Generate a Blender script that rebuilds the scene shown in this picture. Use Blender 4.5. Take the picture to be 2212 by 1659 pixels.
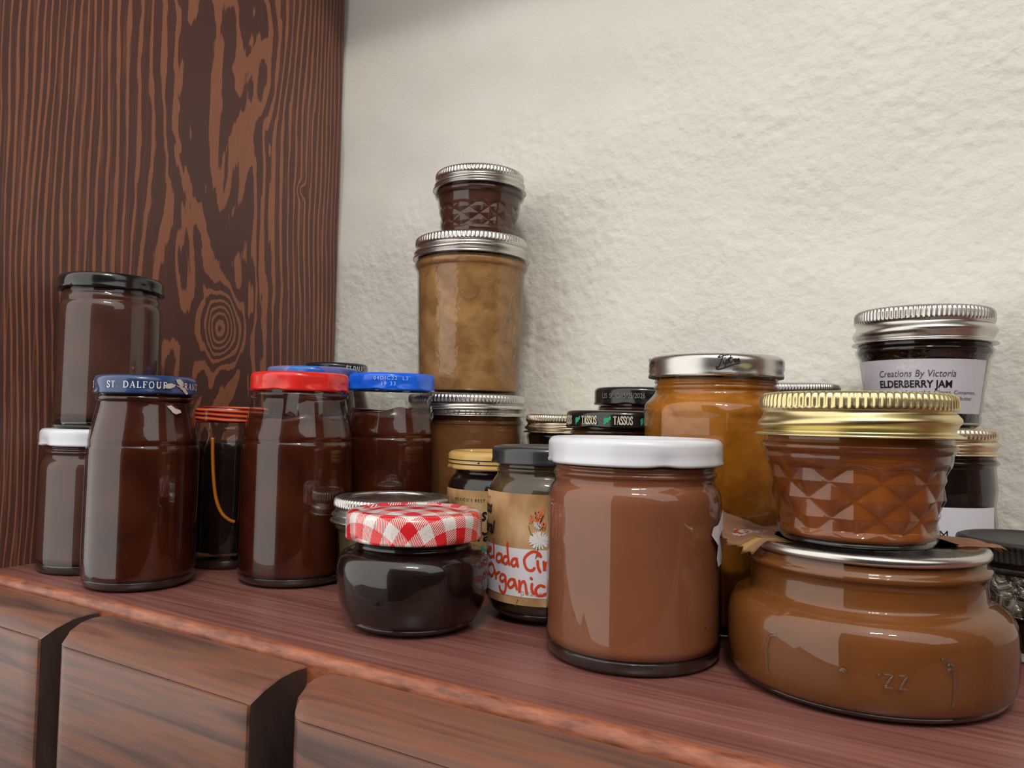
import bpy, bmesh, math, random
from mathutils import Vector, Matrix, noise as mnoise

# ---------------------------------------------------------------- clear
for o in list(bpy.data.objects):
    bpy.data.objects.remove(o)
scene = bpy.context.scene
C = scene.collection
PI = math.pi
U = 0.1            # one working unit = 10 cm
random.seed(4)

# ---------------------------------------------------------------- camera
pitch, roll = 0.0435, 0.0202
fwd0 = Vector((-0.5236, 0.85196, 0)); right0 = Vector((0.85196, 0.5236, 0)); upz = Vector((0, 0, 1))
fw = fwd0 * math.cos(pitch) + upz * math.sin(pitch)
up0 = upz * math.cos(pitch) - fwd0 * math.sin(pitch)
rt = right0 * math.cos(roll) + up0 * math.sin(roll)
up = up0 * math.cos(roll) - right0 * math.sin(roll)
cam_d = bpy.data.cameras.new('camera')
cam_d.sensor_width = 36.0
cam_d.lens = 1661.0 / 2212.0 * 36.0
cam_d.clip_start = 0.01
cam = bpy.data.objects.new('camera', cam_d)
M = Matrix((rt, up, -fw)).transposed().to_4x4()
M.translation = Vector((0, 0, 1.0 * U))
cam.matrix_world = M
C.objects.link(cam)
scene.camera = cam

# ---------------------------------------------------------------- world, lamps, exposure
world = bpy.data.worlds.new('room_light')
scene.world = world
world.use_nodes = True
bg = world.node_tree.nodes['Background']
bg.inputs['Color'].default_value = (1.0, 0.975, 0.93, 1)
bg.inputs['Strength'].default_value = 1.36

def area(name, loc, target, sx, sy, power, col):
    d = bpy.data.lights.new(name, 'AREA')
    d.shape = 'RECTANGLE'; d.size = sx * U; d.size_y = sy * U
    d.energy = power; d.color = col
    o = bpy.data.objects.new(name, d)
    o.location = Vector(loc) * U
    v = (Vector(target) - Vector(loc))
    o.rotation_euler = v.to_track_quat('-Z', 'Y').to_euler()
    C.objects.link(o)
area('ceiling_lamp', (2.6, -5.0, 13.0), (-2, 4, 1), 1.9, 0.42, 6.5, (1.0, 0.95, 0.86))
area('ceiling_lamp', (5.2, -4.6, 12.66), (-2, 4, 1), 1.1, 0.30, 2.2, (1.0, 0.95, 0.86))

scene.view_settings.view_transform = 'Standard'
scene.view_settings.look = 'None'
scene.view_settings.gamma = 1.0
scene.view_settings.use_curve_mapping = False
scene.view_settings.exposure = 0.17
scene.cycles.use_denoising = True
scene.cycles.transparent_max_bounces = 24
scene.cycles.max_bounces = 10
scene.cycles.sample_clamp_indirect = 4.0

# ---------------------------------------------------------------- node helpers
class NT:
    def __init__(self, name):
        self.m = bpy.data.materials.new(name); self.m.use_nodes = True
        self.t = self.m.node_tree; self.t.nodes.clear()
        self.out = self.t.nodes.new('ShaderNodeOutputMaterial')
    def n(self, typ, ins=None, **kw):
        nd = self.t.nodes.new(typ)
        for k, v in kw.items(): setattr(nd, k, v)
        for k, v in (ins or {}).items(): self.set(nd.inputs[k], v)
        return nd
    def set(self, sock, v):
        if isinstance(v, bpy.types.NodeSocket): self.t.links.new(v, sock)
        elif isinstance(v, tuple) and len(v) == 3 and sock.type == 'RGBA': sock.default_value = (*v, 1)
        else: sock.default_value = v
    def math(self, op, a, b=0.0, c=None):
        nd = self.n('ShaderNodeMath', operation=op)
        self.set(nd.inputs[0], a); self.set(nd.inputs[1], b)
        if c is not None: self.set(nd.inputs[2], c)
        return nd.outputs[0]
    def mix(self, f, a, b):
        nd = self.n('ShaderNodeMix', data_type='RGBA')
        self.set(nd.inputs[0], f); self.set(nd.inputs[6], a); self.set(nd.inputs[7], b)
        return nd.outputs[2]
    def ramp(self, f, stops):
        nd = self.n('ShaderNodeValToRGB', {0: f})
        cr = nd.color_ramp
        while len(cr.elements) < len(stops): cr.elements.new(0.5)
        for e, (p, c) in zip(cr.elements, stops):
            e.position = p; e.color = (*c, 1) if len(c) == 3 else c
        return nd.outputs[0]
    def coord(self, kind='Object', scale=(1, 1, 1), loc=(0, 0, 0), rot=(0, 0, 0)):
        tc = self.n('ShaderNodeTexCoord')
        mp = self.n('ShaderNodeMapping', {0: tc.outputs[kind], 'Scale': scale, 'Location': loc, 'Rotation': rot})
        return mp.outputs[0]
    def noise(self, vec, scale=5.0, detail=4.0, rough=0.55, dist=0.0):
        nd = self.n('ShaderNodeTexNoise', {'Vector': vec, 'Scale': scale, 'Detail': detail, 'Roughness': rough, 'Distortion': dist})
        return nd.outputs[0]
    def bump(self, h, strength=0.3, dist=0.001):
        return self.n('ShaderNodeBump', {'Height': h, 'Strength': strength, 'Distance': dist}).outputs[0]
    def principled(self, color, rough=0.5, metal=0.0, normal=None, spec=0.5, coat=0.0, coat_rough=0.03, **extra):
        p = self.n('ShaderNodeBsdfPrincipled')
        self.set(p.inputs['Base Color'], color); self.set(p.inputs['Roughness'], rough)
        p.inputs['Metallic'].default_value = metal
        p.inputs['Specular IOR Level'].default_value = spec
        p.inputs['Coat Weight'].default_value = coat
        p.inputs['Coat Roughness'].default_value = coat_rough
        if normal is not None: self.set(p.inputs['Normal'], normal)
        for k, v in extra.items(): self.set(p.inputs[k], v)
        self.t.links.new(p.outputs[0], self.out.inputs[0])
        return self.m

def srgb(r, g, b):
    f = lambda c: (c / 255 / 12.92) if c / 255 <= 0.04045 else ((c / 255 + 0.055) / 1.055) ** 2.4
    return (f(r), f(g), f(b))

# ---------------------------------------------------------------- materials
def m_plaster():
    t = NT('white_plaster')
    v = t.coord()
    big = t.noise(v, 9.0, 3.0, 0.5)
    lump = t.noise(v, 135.0, 3.0, 0.5, 0.0)
    vo = t.n('ShaderNodeTexVoronoi', {'Vector': v, 'Scale': 120.0, 'Smoothness': 0.6}, feature='SMOOTH_F1').outputs['Distance']
    patchy = t.n('ShaderNodeMapRange', {0: t.noise(v, 22.0, 2.0), 1: 0.42, 2: 0.62, 3: 0.15, 4: 1.0}, interpolation_type='SMOOTHSTEP').outputs[0]
    knob = t.math('MULTIPLY', t.math('SUBTRACT', 0.8, vo), t.math('MULTIPLY', patchy, 0.75))
    lump = t.math('ADD', t.math('MULTIPLY', lump, 1.0), knob)
    grit = t.noise(v, 420.0, 3.0, 0.6)
    sp = t.n('ShaderNodeSeparateXYZ', {0: v})
    # smoother float finish up and to the left, rougher render lower down and right
    grad = t.math('ADD', t.math('MULTIPLY', sp.outputs[0], 1.3), t.math('MULTIPLY', sp.outputs[2], -2.6))
    msk = t.n('ShaderNodeMapRange', {0: t.math('ADD', grad, t.math('MULTIPLY', big, 0.9)), 1: -1.02, 2: -0.72, 3: 0.10, 4: 1.0}, interpolation_type='SMOOTHSTEP').outputs[0]
    h = t.math('ADD', t.math('MULTIPLY', t.math('MULTIPLY', lump, msk), 1.0), t.math('MULTIPLY', grit, 0.16))
    h = t.math('ADD', h, t.math('MULTIPLY', t.noise(v, 26.0, 2.0, 0.5), 0.75))
    tint = t.noise(v, 14.0, 2.0)
    col = t.ramp(tint, [(0.3, (0.785, 0.765, 0.70)), (0.7, (0.81, 0.80, 0.75))])
    return t.principled(col, 0.75, normal=t.bump(h, 0.62, 0.0026), spec=0.25)

def m_panel_wood():
    t = NT('figured_stained_pine')
    v = t.coord()
    sp = t.n('ShaderNodeSeparateXYZ', {0: v})
    wob = t.noise(t.coord(scale=(1, 9, 3)), 1.0, 2.0)
    u = t.math('ADD', sp.outputs[1], t.math('MULTIPLY', t.math('SUBTRACT', wob, 0.5), 0.03))
    d = t.math('ABSOLUTE', t.math('SUBTRACT', u, 0.393))
    side = t.math('MULTIPLY', t.math('POWER', t.math('MAXIMUM', t.math('SUBTRACT', d, 0.034), 0.0), 1.5), 470.0)
    cen = t.n('ShaderNodeMapRange', {0: d, 1: 0.040, 2: 0.088, 3: 4.6, 4: 0.40}, interpolation_type='SMOOTHSTEP').outputs[0]
    blot = t.math('SUBTRACT', t.noise(t.coord(scale=(1, 30, 8.0), loc=(0, 0.4, 0.9)), 1.0, 3.0, 0.42, 0.7), 0.5)
    h = t.math('ADD', side, t.math('MULTIPLY', blot, cen))
    for (ku, kv, su, sv, a) in ((0.402, 0.166, 0.017, 0.024, 5.5), (0.40, 0.52, 0.02, 0.02, 5.0), (0.482, 0.300, 0.006, 0.006, 1.2)):
        du = t.math('DIVIDE', t.math('SUBTRACT', sp.outputs[1], ku), su)
        dv = t.math('DIVIDE', t.math('SUBTRACT', sp.outputs[2], kv), sv)
        r2 = t.math('ADD', t.math('MULTIPLY', du, du), t.math('MULTIPLY', dv, dv))
        h = t.math('ADD', h, t.math('MULTIPLY', t.math('POWER', 2.718, t.math('MULTIPLY', r2, -1.0)), a))
    jag = t.math('MULTIPLY', t.math('SUBTRACT', t.noise(t.coord(scale=(1, 260, 22)), 1.0, 3.0), 0.5), 0.50)
    s = t.math('SINE', t.math('MULTIPLY', t.math('ADD', h, jag), 2 * PI))
    wide = t.noise(t.coord(scale=(1, 40, 3)), 1.0, 2.0)
    sd = t.n('ShaderNodeMapRange', {0: d, 1: 0.035, 2: 0.08, 3: 0.12, 4: -0.42}, interpolation_type='SMOOTHSTEP').outputs[0]
    thr = t.math('ADD', t.math('ADD', s, sd), t.math('MULTIPLY', t.math('SUBTRACT', wide, 0.55), 1.6))
    band = t.n('ShaderNodeMapRange', {0: thr, 1: 0.02, 2: 0.34, 3: 0.0, 4: 1.0}, interpolation_type='SMOOTHSTEP').outputs[0]
    fine = t.noise(t.coord(scale=(1, 620, 12)), 1.0, 3.0, 0.6)
    lines = t.n('ShaderNodeMapRange', {0: fine, 1: 0.54, 2: 0.68, 3: 0.0, 4: 0.45}).outputs[0]
    edge = t.n('ShaderNodeMapRange', {0: d, 1: 0.03, 2: 0.09, 3: 0.0, 4: 1.0}).outputs[0]
    band = t.math('MAXIMUM', band, t.math('MULTIPLY', lines, edge))
    tone = t.noise(t.coord(scale=(1, 14, 2)), 1.0, 2.0)
    dark = t.mix(tone, (0.088, 0.036, 0.030), (0.125, 0.052, 0.043))
    light = t.mix(tone, (0.29, 0.105, 0.062), (0.39, 0.160, 0.084))
    col = t.mix(band, dark, light)
    pore = t.noise(t.coord(scale=(60, 1500, 60)), 1.0, 2.0)
    col = t.mix(t.math('MULTIPLY', pore, 0.25), col, (0.05, 0.018, 0.012))
    return t.principled(col, t.math('ADD', 0.36, t.math('MULTIPLY', fine, 0.14)), normal=t.bump(t.math('ADD', band, fine), 0.12, 0.0006), spec=0.45)

def m_shelf_wood():
    t = NT('dark_red_stained_shelf_wood')
    g = t.noise(t.coord(scale=(7, 330, 330)), 1.0, 5.0, 0.6, 0.25)
    g2 = t.noise(t.coord(scale=(3, 60, 60)), 1.0, 3.0, 0.5)
    spk = t.noise(t.coord(), 300.0, 2.0, 0.6)
    col = t.ramp(t.math('ADD', t.math('MULTIPLY', g, 0.65), t.math('MULTIPLY', g2, 0.35)),
                 [(0.35, (0.135, 0.045, 0.037)), (0.52, (0.21, 0.083, 0.068)), (0.68, (0.30, 0.135, 0.110))])
    sm = t.n('ShaderNodeMapRange', {0: spk, 1: 0.70, 2: 0.78, 3: 0.0, 4: 0.5}).outputs[0]
    col = t.mix(sm, col, (0.30, 0.17, 0.13))
    # worn, paler front arris
    sp = t.n('ShaderNodeSeparateXYZ', {0: t.coord()})
    wn = t.noise(t.coord(scale=(60, 260, 260)), 1.0, 4.0, 0.65)
    wy = t.math('ADD', sp.outputs[1], t.math('MULTIPLY', t.math('SUBTRACT', wn, 0.5), 0.008))
    wear = t.n('ShaderNodeMapRange', {0: wy, 1: 0.2372, 2: 0.2402, 3: 1.0, 4: 0.0}, interpolation_type='SMOOTHSTEP').outputs[0]
    wc = t.ramp(wn, [(0.35, (0.16, 0.045, 0.025)), (0.65, (0.42, 0.135, 0.062))])
    col = t.mix(wear, col, wc)
    r = t.math('ADD', 0.24, t.math('MULTIPLY', g, 0.22))
    return t.principled(col, r, normal=t.bump(g, 0.16, 0.0006), spec=0.55)

def m_front_wood():
    t = NT('streaky_brown_drawer_wood')
    sl = t.coord(scale=(5.5, 60, 95), rot=(0, 0.07, 0))
    g = t.noise(sl, 1.0, 4.0, 0.5, 1.2)
    g2 = t.noise(t.coord(scale=(14, 380, 420), rot=(0, 0.07, 0)), 1.0, 3.0, 0.6)
    f = t.math('ADD', t.math('MULTIPLY', g, 0.8), t.math('MULTIPLY', g2, 0.2))
    col = t.ramp(f, [(0.30, (0.065, 0.030, 0.023)), (0.44, (0.115, 0.057, 0.044)), (0.51, (0.155, 0.076, 0.056)),
                     (0.59, (0.215, 0.086, 0.050)), (0.70, (0.12, 0.052, 0.040))])
    return t.principled(col, 0.38, normal=t.bump(g2, 0.12, 0.0005), spec=0.45)

def m_end_wood():
    t = NT('dark_end_grain_wood')
    g = t.noise(t.coord(scale=(60, 60, 18), rot=(0.5, 0, 0)), 1.0, 4.0, 0.6)
    col = t.ramp(g, [(0.4, (0.040, 0.027, 0.024)), (0.62, (0.075, 0.045, 0.038)), (0.72, (0.22, 0.10, 0.06))])
    return t.principled(col, 0.35, spec=0.5)

def m_glass(name='clear_jar_glass', tint=(0.93, 0.95, 0.93), edge=0.55, bump=None, rough=0.015):
    t = NT(name)
    nrm = None
    lw = t.n('ShaderNodeLayerWeight', {'Blend': 0.5})
    gl = t.n('ShaderNodeBsdfGlossy', {'Color': (1, 1, 1), 'Roughness': rough})
    if bump:
        nrm = t.bump(t.noise(t.coord(), bump[0], 2.0, 0.5), bump[1], bump[2])
        t.set(lw.inputs['Normal'], nrm); t.set(gl.inputs['Normal'], nrm)
    fc = t.math('POWER', lw.outputs['Facing'], 5.0)
    fac = t.math('ADD', 0.045, t.math('MULTIPLY', fc, 0.75))
    ed = t.math('POWER', lw.outputs['Facing'], 3.0)
    tc = t.mix(ed, tint, tuple(c * edge for c in tint))
    tr = t.n('ShaderNodeBsdfTransparent', {'Color': tc})
    mx = t.n('ShaderNodeMixShader', {0: fac, 1: tr.outputs[0], 2: gl.outputs[0]})
    t.t.links.new(mx.outputs[0], t.out.inputs[0])
    return t.m

def m_jam(name, a, b, scale=60.0, rough=0.35, spec=0.25, contrast=(0.35, 0.65), sss=0.0, fleck=None):
    t = NT(name)
    n = t.noise(t.coord(), scale, 4.0, 0.55, 0.6)
    col = t.ramp(n, [(contrast[0], a), (contrast[1], b)])
    if fleck:
        f = t.noise(t.coord(), fleck[0], 1.0, 0.5)
        k = t.n('ShaderNodeMapRange', {0: f, 1: fleck[1], 2: fleck[1] + 0.03, 3: 0.0, 4: 0.8}).outputs[0]
        col = t.mix(k, col, fleck[2])
    ex = {}
    if sss:
        ex = {'Subsurface Weight': sss, 'Subsurface Scale': 0.01, 'Subsurface Radius': (1.0, 0.4, 0.15)}
    return t.principled(col, rough, spec=spec, normal=t.bump(n, 0.15, 0.002), **ex)

def m_paint(name, c, rough=0.25, spec=0.5, coat=0.4):
    t = NT(name); return t.principled(c, rough, spec=spec, coat=coat)

def m_metal(name, c, rough=0.3, dirt=None):
    t = NT(name)
    n = t.noise(t.coord(), 180.0, 3.0, 0.6)
    n2 = t.noise(t.coord(scale=(20, 20, 900)), 1.0, 2.0, 0.6)
    col = t.mix(t.math('MULTIPLY', n, 0.25), c, tuple(x * 0.7 for x in c))
    if dirt:
        k = t.n('ShaderNodeMapRange', {0: t.noise(t.coord(), 260.0, 3.0, 0.7), 1: dirt[0], 2: dirt[0] + 0.05, 3: 0.0, 4: 0.8}).outputs[0]
        col = t.mix(k, col, dirt[1])
    r = t.math('ADD', rough - 0.05, t.math('MULTIPLY', n, 0.12))
    return t.principled(col, r, metal=1.0, normal=t.bump(n2, 0.05, 0.0003))

def m_gingham():
    t = NT('red_gingham_enamel')
    tc = t.n('ShaderNodeTexCoord')
    sp = t.n('ShaderNodeSeparateXYZ', {0: tc.outputs['UV']})
    def stripe(x): return t.math('LESS_THAN', t.math('FRACT', t.math('MULTIPLY', x, 1.0)), 0.5)
    a = stripe(sp.outputs[0]); b = stripe(sp.outputs[1])
    s = t.math('ADD', a, b)
    weave = t.math('LESS_THAN', t.math('FRACT', t.math('MULTIPLY', t.math('ADD', sp.outputs[0], t.math('MULTIPLY', sp.outputs[1], 0.55)), 13.0)), 0.55)
    nz = t.noise(t.coord(), 900.0, 2.0, 0.6)
    white = t.mix(t.math('MULTIPLY', t.math('GREATER_THAN', nz, 0.56), 0.30), (0.80, 0.76, 0.74), (0.45, 0.40, 0.40))
    red = (0.72, 0.022, 0.026)
    mid = t.mix(weave, white, red)
    c1 = t.mix(t.math('GREATER_THAN', s, 0.5), white, mid)
    col = t.mix(t.math('GREATER_THAN', s, 1.5), c1, red)
    return t.principled(col, 0.22, spec=0.5, coat=0.35)

def m_label_print():
    t = NT('tan_printed_label_paper')
    n = t.noise(t.coord(), 45.0, 3.0, 0.5, 0.4)
    n2 = t.noise(t.coord(scale=(1, 1, 0.4)), 110.0, 2.0)
    col = t.ramp(t.math('ADD', t.math('MULTIPLY', n, 0.7), t.math('MULTIPLY', n2, 0.3)),
                 [(0.36, (0.30, 0.165, 0.065)), (0.5, (0.46, 0.27, 0.12)), (0.64, (0.64, 0.43, 0.24))])
    return t.principled(col, 0.5, spec=0.35)

def m_scrap_paper():
    t = NT('torn_tan_paper')
    tc = t.n('ShaderNodeTexCoord')
    sp = t.n('ShaderNodeSeparateXYZ', {0: tc.outputs['UV']})
    n = t.noise(tc.outputs['UV'], 9.0, 3.0)
    base = t.ramp(n, [(0.35, (0.42, 0.215, 0.12)), (0.65, (0.55, 0.31, 0.19))])
    x = t.math('ADD', sp.outputs[0], t.math('MULTIPLY', t.math('SUBTRACT', n, 0.5), 0.10))
    y = sp.outputs[1]
    # pale printed patch with red strokes near the curled tip, yellow strip near the torn edge
    patch = t.math('MULTIPLY', t.math('LESS_THAN', t.math('ABSOLUTE', t.math('SUBTRACT', x, 0.15)), 0.07), t.math('LESS_THAN', t.math('ABSOLUTE', t.math('SUBTRACT', y, 0.62)), 0.10))
    st = t.math('GREATER_THAN', t.noise(t.coord('UV', scale=(40, 14, 1), rot=(0, 0, 0.5)), 1.0, 1.0), 0.52)
    pc = t.mix(st, (0.75, 0.66, 0.64), (0.55, 0.13, 0.10))
    col = t.mix(patch, base, pc)
    yl = t.math('LESS_THAN', t.math('ABSOLUTE', t.math('SUBTRACT', y, t.math('ADD', 0.16, t.math('MULTIPLY', x, 0.25)))), 0.045)
    yl = t.math('MULTIPLY', yl, t.math('LESS_THAN', x, 0.30))
    col = t.mix(yl, col, (0.66, 0.46, 0.16))
    return t.principled(col, 0.55, spec=0.3)

def m_rope_lid():
    t = NT('red_lid_with_orange_strands')
    tc = t.n('ShaderNodeTexCoord')
    v = t.n('ShaderNodeMapping', {0: tc.outputs['UV'], 'Scale': (1.6, 3.4, 1), 'Rotation': (0, 0, 0.12)}).outputs[0]
    w = t.n('ShaderNodeTexWave', {'Vector': v, 'Scale': 1.1, 'Distortion': 2.0, 'Detail': 2.0}, bands_direction='Y').outputs[1]
    col = t.ramp(w, [(0.05, (0.02, 0.004, 0.006)), (0.28, (0.48, 0.016, 0.014)), (0.70, (0.62, 0.05, 0.02)), (0.95, (0.8, 0.26, 0.08))])
    return t.principled(col, 0.25, spec=0.5, coat=0.4)

def m_blue_patch():
    t = NT('mottled_blue_enamel')
    v = t.n('ShaderNodeTexVoronoi', {'Vector': t.coord(), 'Scale': 45.0}).outputs['Color']
    s = t.n('ShaderNodeSeparateColor', {0: v}).outputs[0]
    col = t.ramp(s, [(0.2, (0.02, 0.12, 0.55)), (0.5, (0.03, 0.25, 0.80)), (0.75, (0.06, 0.06, 0.25)), (0.95, (0.28, 0.28, 0.60))])
    return t.principled(col, 0.25, spec=0.5, coat=0.4)

MAT = {
 'plaster': m_plaster(), 'panel': m_panel_wood(), 'shelf': m_shelf_wood(), 'front': m_front_wood(), 'end': m_end_wood(),
 'glass': m_glass(), 'glassbump': m_glass('moulded_jar_glass', bump=(260.0, 0.35, 0.0012)),
 'film': m_glass('crinkled_clear_tape', tint=(0.96, 0.96, 0.97), edge=0.9, bump=(300.0, 0.6, 0.0015), rough=0.05),
 'glassdark': m_paint('thick_dark_glass_base', (0.014, 0.010, 0.008), 0.05, 0.6, 0.6),
 'wet': m_paint('glossy_embossed_glass', (0.30, 0.12, 0.045), 0.06, 0.7, 0.8),
 'wettan': m_paint('glossy_embossed_tan_glass', (0.42, 0.21, 0.08), 0.06, 0.7, 0.8),
 'amberdark': m_jam('dark_red_jelly', (0.040, 0.0075, 0.003), (0.075, 0.014, 0.005), 40, 0.2, 0.3),
 'cocoa': m_jam('cocoa_brown_spread', (0.25, 0.084, 0.038), (0.28, 0.096, 0.046), 30, 0.45, 0.2, fleck=(260.0, 0.80, (0.03, 0.012, 0.01))),
 'caramel': m_jam('caramel_brown_puree', (0.180, 0.059, 0.013), (0.22, 0.072, 0.018), 28, 0.4, 0.2),
 'amber': m_jam('amber_orange_preserve', (0.16, 0.036, 0.008), (0.34, 0.092, 0.020), 38, 0.3, 0.25),
 'orange': m_jam('orange_marmalade', (0.29, 0.088, 0.006), (0.46, 0.165, 0.016), 55, 0.35, 0.25),
 'tan': m_jam('tan_fruit_puree', (0.29, 0.135, 0.042), (0.47, 0.245, 0.095), 70, 0.5, 0.2),
 'rust': m_jam('rusty_brown_puree', (0.21, 0.080, 0.028), (0.28, 0.112, 0.040), 60, 0.45, 0.2),
 'choco': m_jam('dark_brown_preserve', (0.065, 0.021, 0.011), (0.09, 0.030, 0.016), 60, 0.35, 0.25),
 'plum': m_jam('brown_plum_jelly', (0.075, 0.028, 0.020), (0.10, 0.038, 0.027), 40, 0.3, 0.25),
 'black': m_jam('near_black_berry_jam', (0.010, 0.0045, 0.0045), (0.016, 0.007, 0.006), 50, 0.25, 0.3),
 'olive': m_jam('olive_brown_preserve', (0.060, 0.038, 0.016), (0.095, 0.060, 0.024), 60, 0.35, 0.25),
 'navy': m_paint('dark_blue_enamel', (0.020, 0.052, 0.150)), 'red': m_paint('red_enamel', (0.74, 0.022, 0.016)),
 'blue': m_paint('bright_blue_enamel', (0.004, 0.135, 0.86)), 'navyblack': m_paint('blackish_navy_enamel', (0.010, 0.016, 0.024)),
 'blackp': m_paint('glossy_black_enamel', (0.008, 0.009, 0.009), 0.18), 'greyblack': m_paint('charcoal_enamel', (0.022, 0.024, 0.026), 0.3),
 'blackmatt': m_paint('matt_black_plastic', (0.028, 0.025, 0.022), 0.45, 0.4, 0.0),
 'white': m_paint('white_enamel', (0.735, 0.745, 0.81), 0.28), 'ochre': m_paint('ochre_enamel', (0.58, 0.36, 0.11), 0.3),
 'cream': m_paint('cream_print_ink', (0.75, 0.66, 0.50), 0.5, 0.3, 0), 'whiteink': m_paint('white_print_ink', (0.82, 0.82, 0.80), 0.5, 0.3, 0),
 'dimink': m_paint('grey_green_print_ink', (0.22, 0.24, 0.20), 0.5, 0.3, 0), 'paleblue': m_paint('pale_blue_print_ink', (0.45, 0.62, 0.95), 0.5, 0.3, 0),
 'green': m_paint('green_print_ink', (0.03, 0.40, 0.20), 0.5, 0.3, 0), 'blackink': m_paint('black_print_ink', (0.012, 0.010, 0.012), 0.5, 0.3, 0),
 'greyink': m_paint('grey_print_ink', (0.10, 0.09, 0.11), 0.5, 0.3, 0), 'marker': m_paint('red_orange_marker_ink', (0.66, 0.062, 0.018), 0.45, 0.3, 0),
 'peach': m_paint('peach_print_ink', (0.55, 0.33, 0.26), 0.5, 0.3, 0), 'paper': m_paint('white_label_paper', (0.74, 0.72, 0.79), 0.5, 0.3, 0),
 'residue': m_paint('torn_white_paper', (0.62, 0.55, 0.50), 0.7, 0.2, 0), 'labelprint': m_label_print(), 'scrap': m_scrap_paper(),
 'wing': m_paint('orange_wing_print', (0.70, 0.20, 0.06), 0.5, 0.3, 0), 'petal': m_paint('white_petal_print', (0.80, 0.80, 0.76), 0.5, 0.3, 0),
 'leafp': m_paint('olive_stem_print', (0.12, 0.13, 0.03), 0.5, 0.3, 0), 'tealink': m_paint('teal_print_ink', (0.02, 0.25, 0.20), 0.5, 0.3, 0),
 'silver': m_metal('brushed_silver_metal', (0.64, 0.62, 0.59), 0.27), 'silverdark': m_metal('dull_grey_metal', (0.62, 0.60, 0.57), 0.3),
 'bronze': m_metal('bronze_toned_metal', (0.62, 0.54, 0.42), 0.26, dirt=(0.70, (0.10, 0.07, 0.05))),
 'gold': m_metal('worn_gold_metal', (0.74, 0.64, 0.34), 0.30), 'palegold': m_metal('pale_gold_metal', (0.74, 0.62, 0.45), 0.28),
 'gingham': m_gingham(), 'rope': m_rope_lid(), 'bluepatch': m_blue_patch(),
 'orange_strip': m_paint('glossy_orange', (0.55, 0.17, 0.02), 0.3, 0.5, 0.3), 'hemp': None,
 'greyfilm': None,
}

def m_crumple():
    t = NT('crumpled_dark_silver_wrap')
    n = t.noise(t.coord(), 160.0, 4.0, 0.6, 0.8)
    col = t.ramp(n, [(0.38, (0.02, 0.018, 0.015)), (0.5, (0.16, 0.14, 0.11)), (0.62, (0.50, 0.46, 0.40))])
    return t.principled(col, 0.3, metal=0.5, normal=t.bump(n, 0.9, 0.003))
MAT['crumple'] = m_crumple()
t_ = NT('floor_boards'); MAT['blocker'] = m_paint('dark_reflection_blocker', (0.02, 0.012, 0.009), 0.5, 0.3, 0); MAT['floor'] = t_.principled(t_.ramp(t_.noise(t_.coord(scale=(1, 12, 1)), 3.0), [(0.3, (0.05, 0.03, 0.02)), (0.7, (0.09, 0.05, 0.035))]), 0.5)  # near-black coat is for the added slabs that darken reflections

# ---------------------------------------------------------------- object helpers
def link(name, bm, mats, parent=None, smooth=True, angle=None):
    me = bpy.data.meshes.new(name)
    bm.normal_update()
    bm.to_mesh(me); bm.free()
    for m in (mats if isinstance(mats, list) else [mats]): me.materials.append(m)
    if smooth:
        for p in me.polygons: p.use_smooth = True
        if angle: me.set_sharp_from_angle(angle=math.radians(angle))
    o = bpy.data.objects.new(name, me)
    C.objects.link(o)
    if parent: o.parent = parent
    return o

def thing(name, label, cat, loc, rz=0.0, group=None):
    o = bpy.data.objects.new(name, None)
    o.empty_display_size = 0.02
    C.objects.link(o)
    o.location = Vector(loc) * U; o.rotation_euler = (0, 0, rz)
    o['label'] = label; o['category'] = cat
    if group: o['group'] = group
    return o

def struct(name, bm, mat, smooth=False):
    o = link(name, bm, mat, None, smooth); o['kind'] = 'structure'; return o

def box_bm(x0, x1, y0, y1, z0, z1, bev=0.0, seg=2):
    bm = bmesh.new()
    r = bmesh.ops.create_cube(bm, size=1)
    for v in bm.verts:
        v.co = Vector(((x0 + x1) / 2 + v.co.x * (x1 - x0), (y0 + y1) / 2 + v.co.y * (y1 - y0), (z0 + z1) / 2 + v.co.z * (z1 - z0))) * U
    if bev: bmesh.ops.bevel(bm, geom=list(bm.edges), offset=bev * U, segments=seg, affect='EDGES')
    return bm

def catmull(pts, n=6):
    if len(pts) < 3: return list(pts)
    out = []
    P = [pts[0]] + list(pts) + [pts[-1]]
    for i in range(1, len(P) - 2):
        a, b, c, d = P[i - 1], P[i], P[i + 1], P[i + 2]
        for k in range(n):
            t = k / n
            out.append(tuple(0.5 * ((2 * b[j]) + (-a[j] + c[j]) * t + (2 * a[j] - 5 * b[j] + 4 * c[j] - d[j]) * t * t + (-a[j] + 3 * b[j] - 3 * c[j] + d[j]) * t ** 3) for j in range(len(b))))
    out.append(tuple(pts[-1]))
    return out

def lathe(prof, segs=96, mod=None, close_top=False, close_bot=False, uvf=None):
    """spin (r, z) pairs; mod(theta, z, r, index) -> new r (and dz). theta = 0 faces local -Y"""
    bm = bmesh.new()
    uvl = bm.loops.layers.uv.new('UVMap') if uvf else None
    rings = []
    for i, (r, z) in enumerate(prof):
        ring = []
        for k in range(segs):
            th = 2 * PI * k / segs
            rr, zz = r, z
            if mod:
                q = mod(th, z, r, i)
                if isinstance(q, tuple): rr, zz = q
                else: rr = q
            ring.append(bm.verts.new((rr * math.sin(th) * U, -rr * math.cos(th) * U, zz * U)))
        rings.append(ring)
    def face(vs, i0=None):
        try: f = bm.faces.new(vs)
        except ValueError: return
        if uvf:
            for l in f.loops: l[uvl].uv = uvf(l.vert.co / U)
    up_ = True
    for a, b in zip(rings, rings[1:]):
        for k in range(segs):
            k2 = (k + 1) % segs
            face((a[k], a[k2], b[k2], b[k]))
    if close_bot: face(list(reversed(rings[0])))
    if close_top: face(rings[-1])
    return bm

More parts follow.
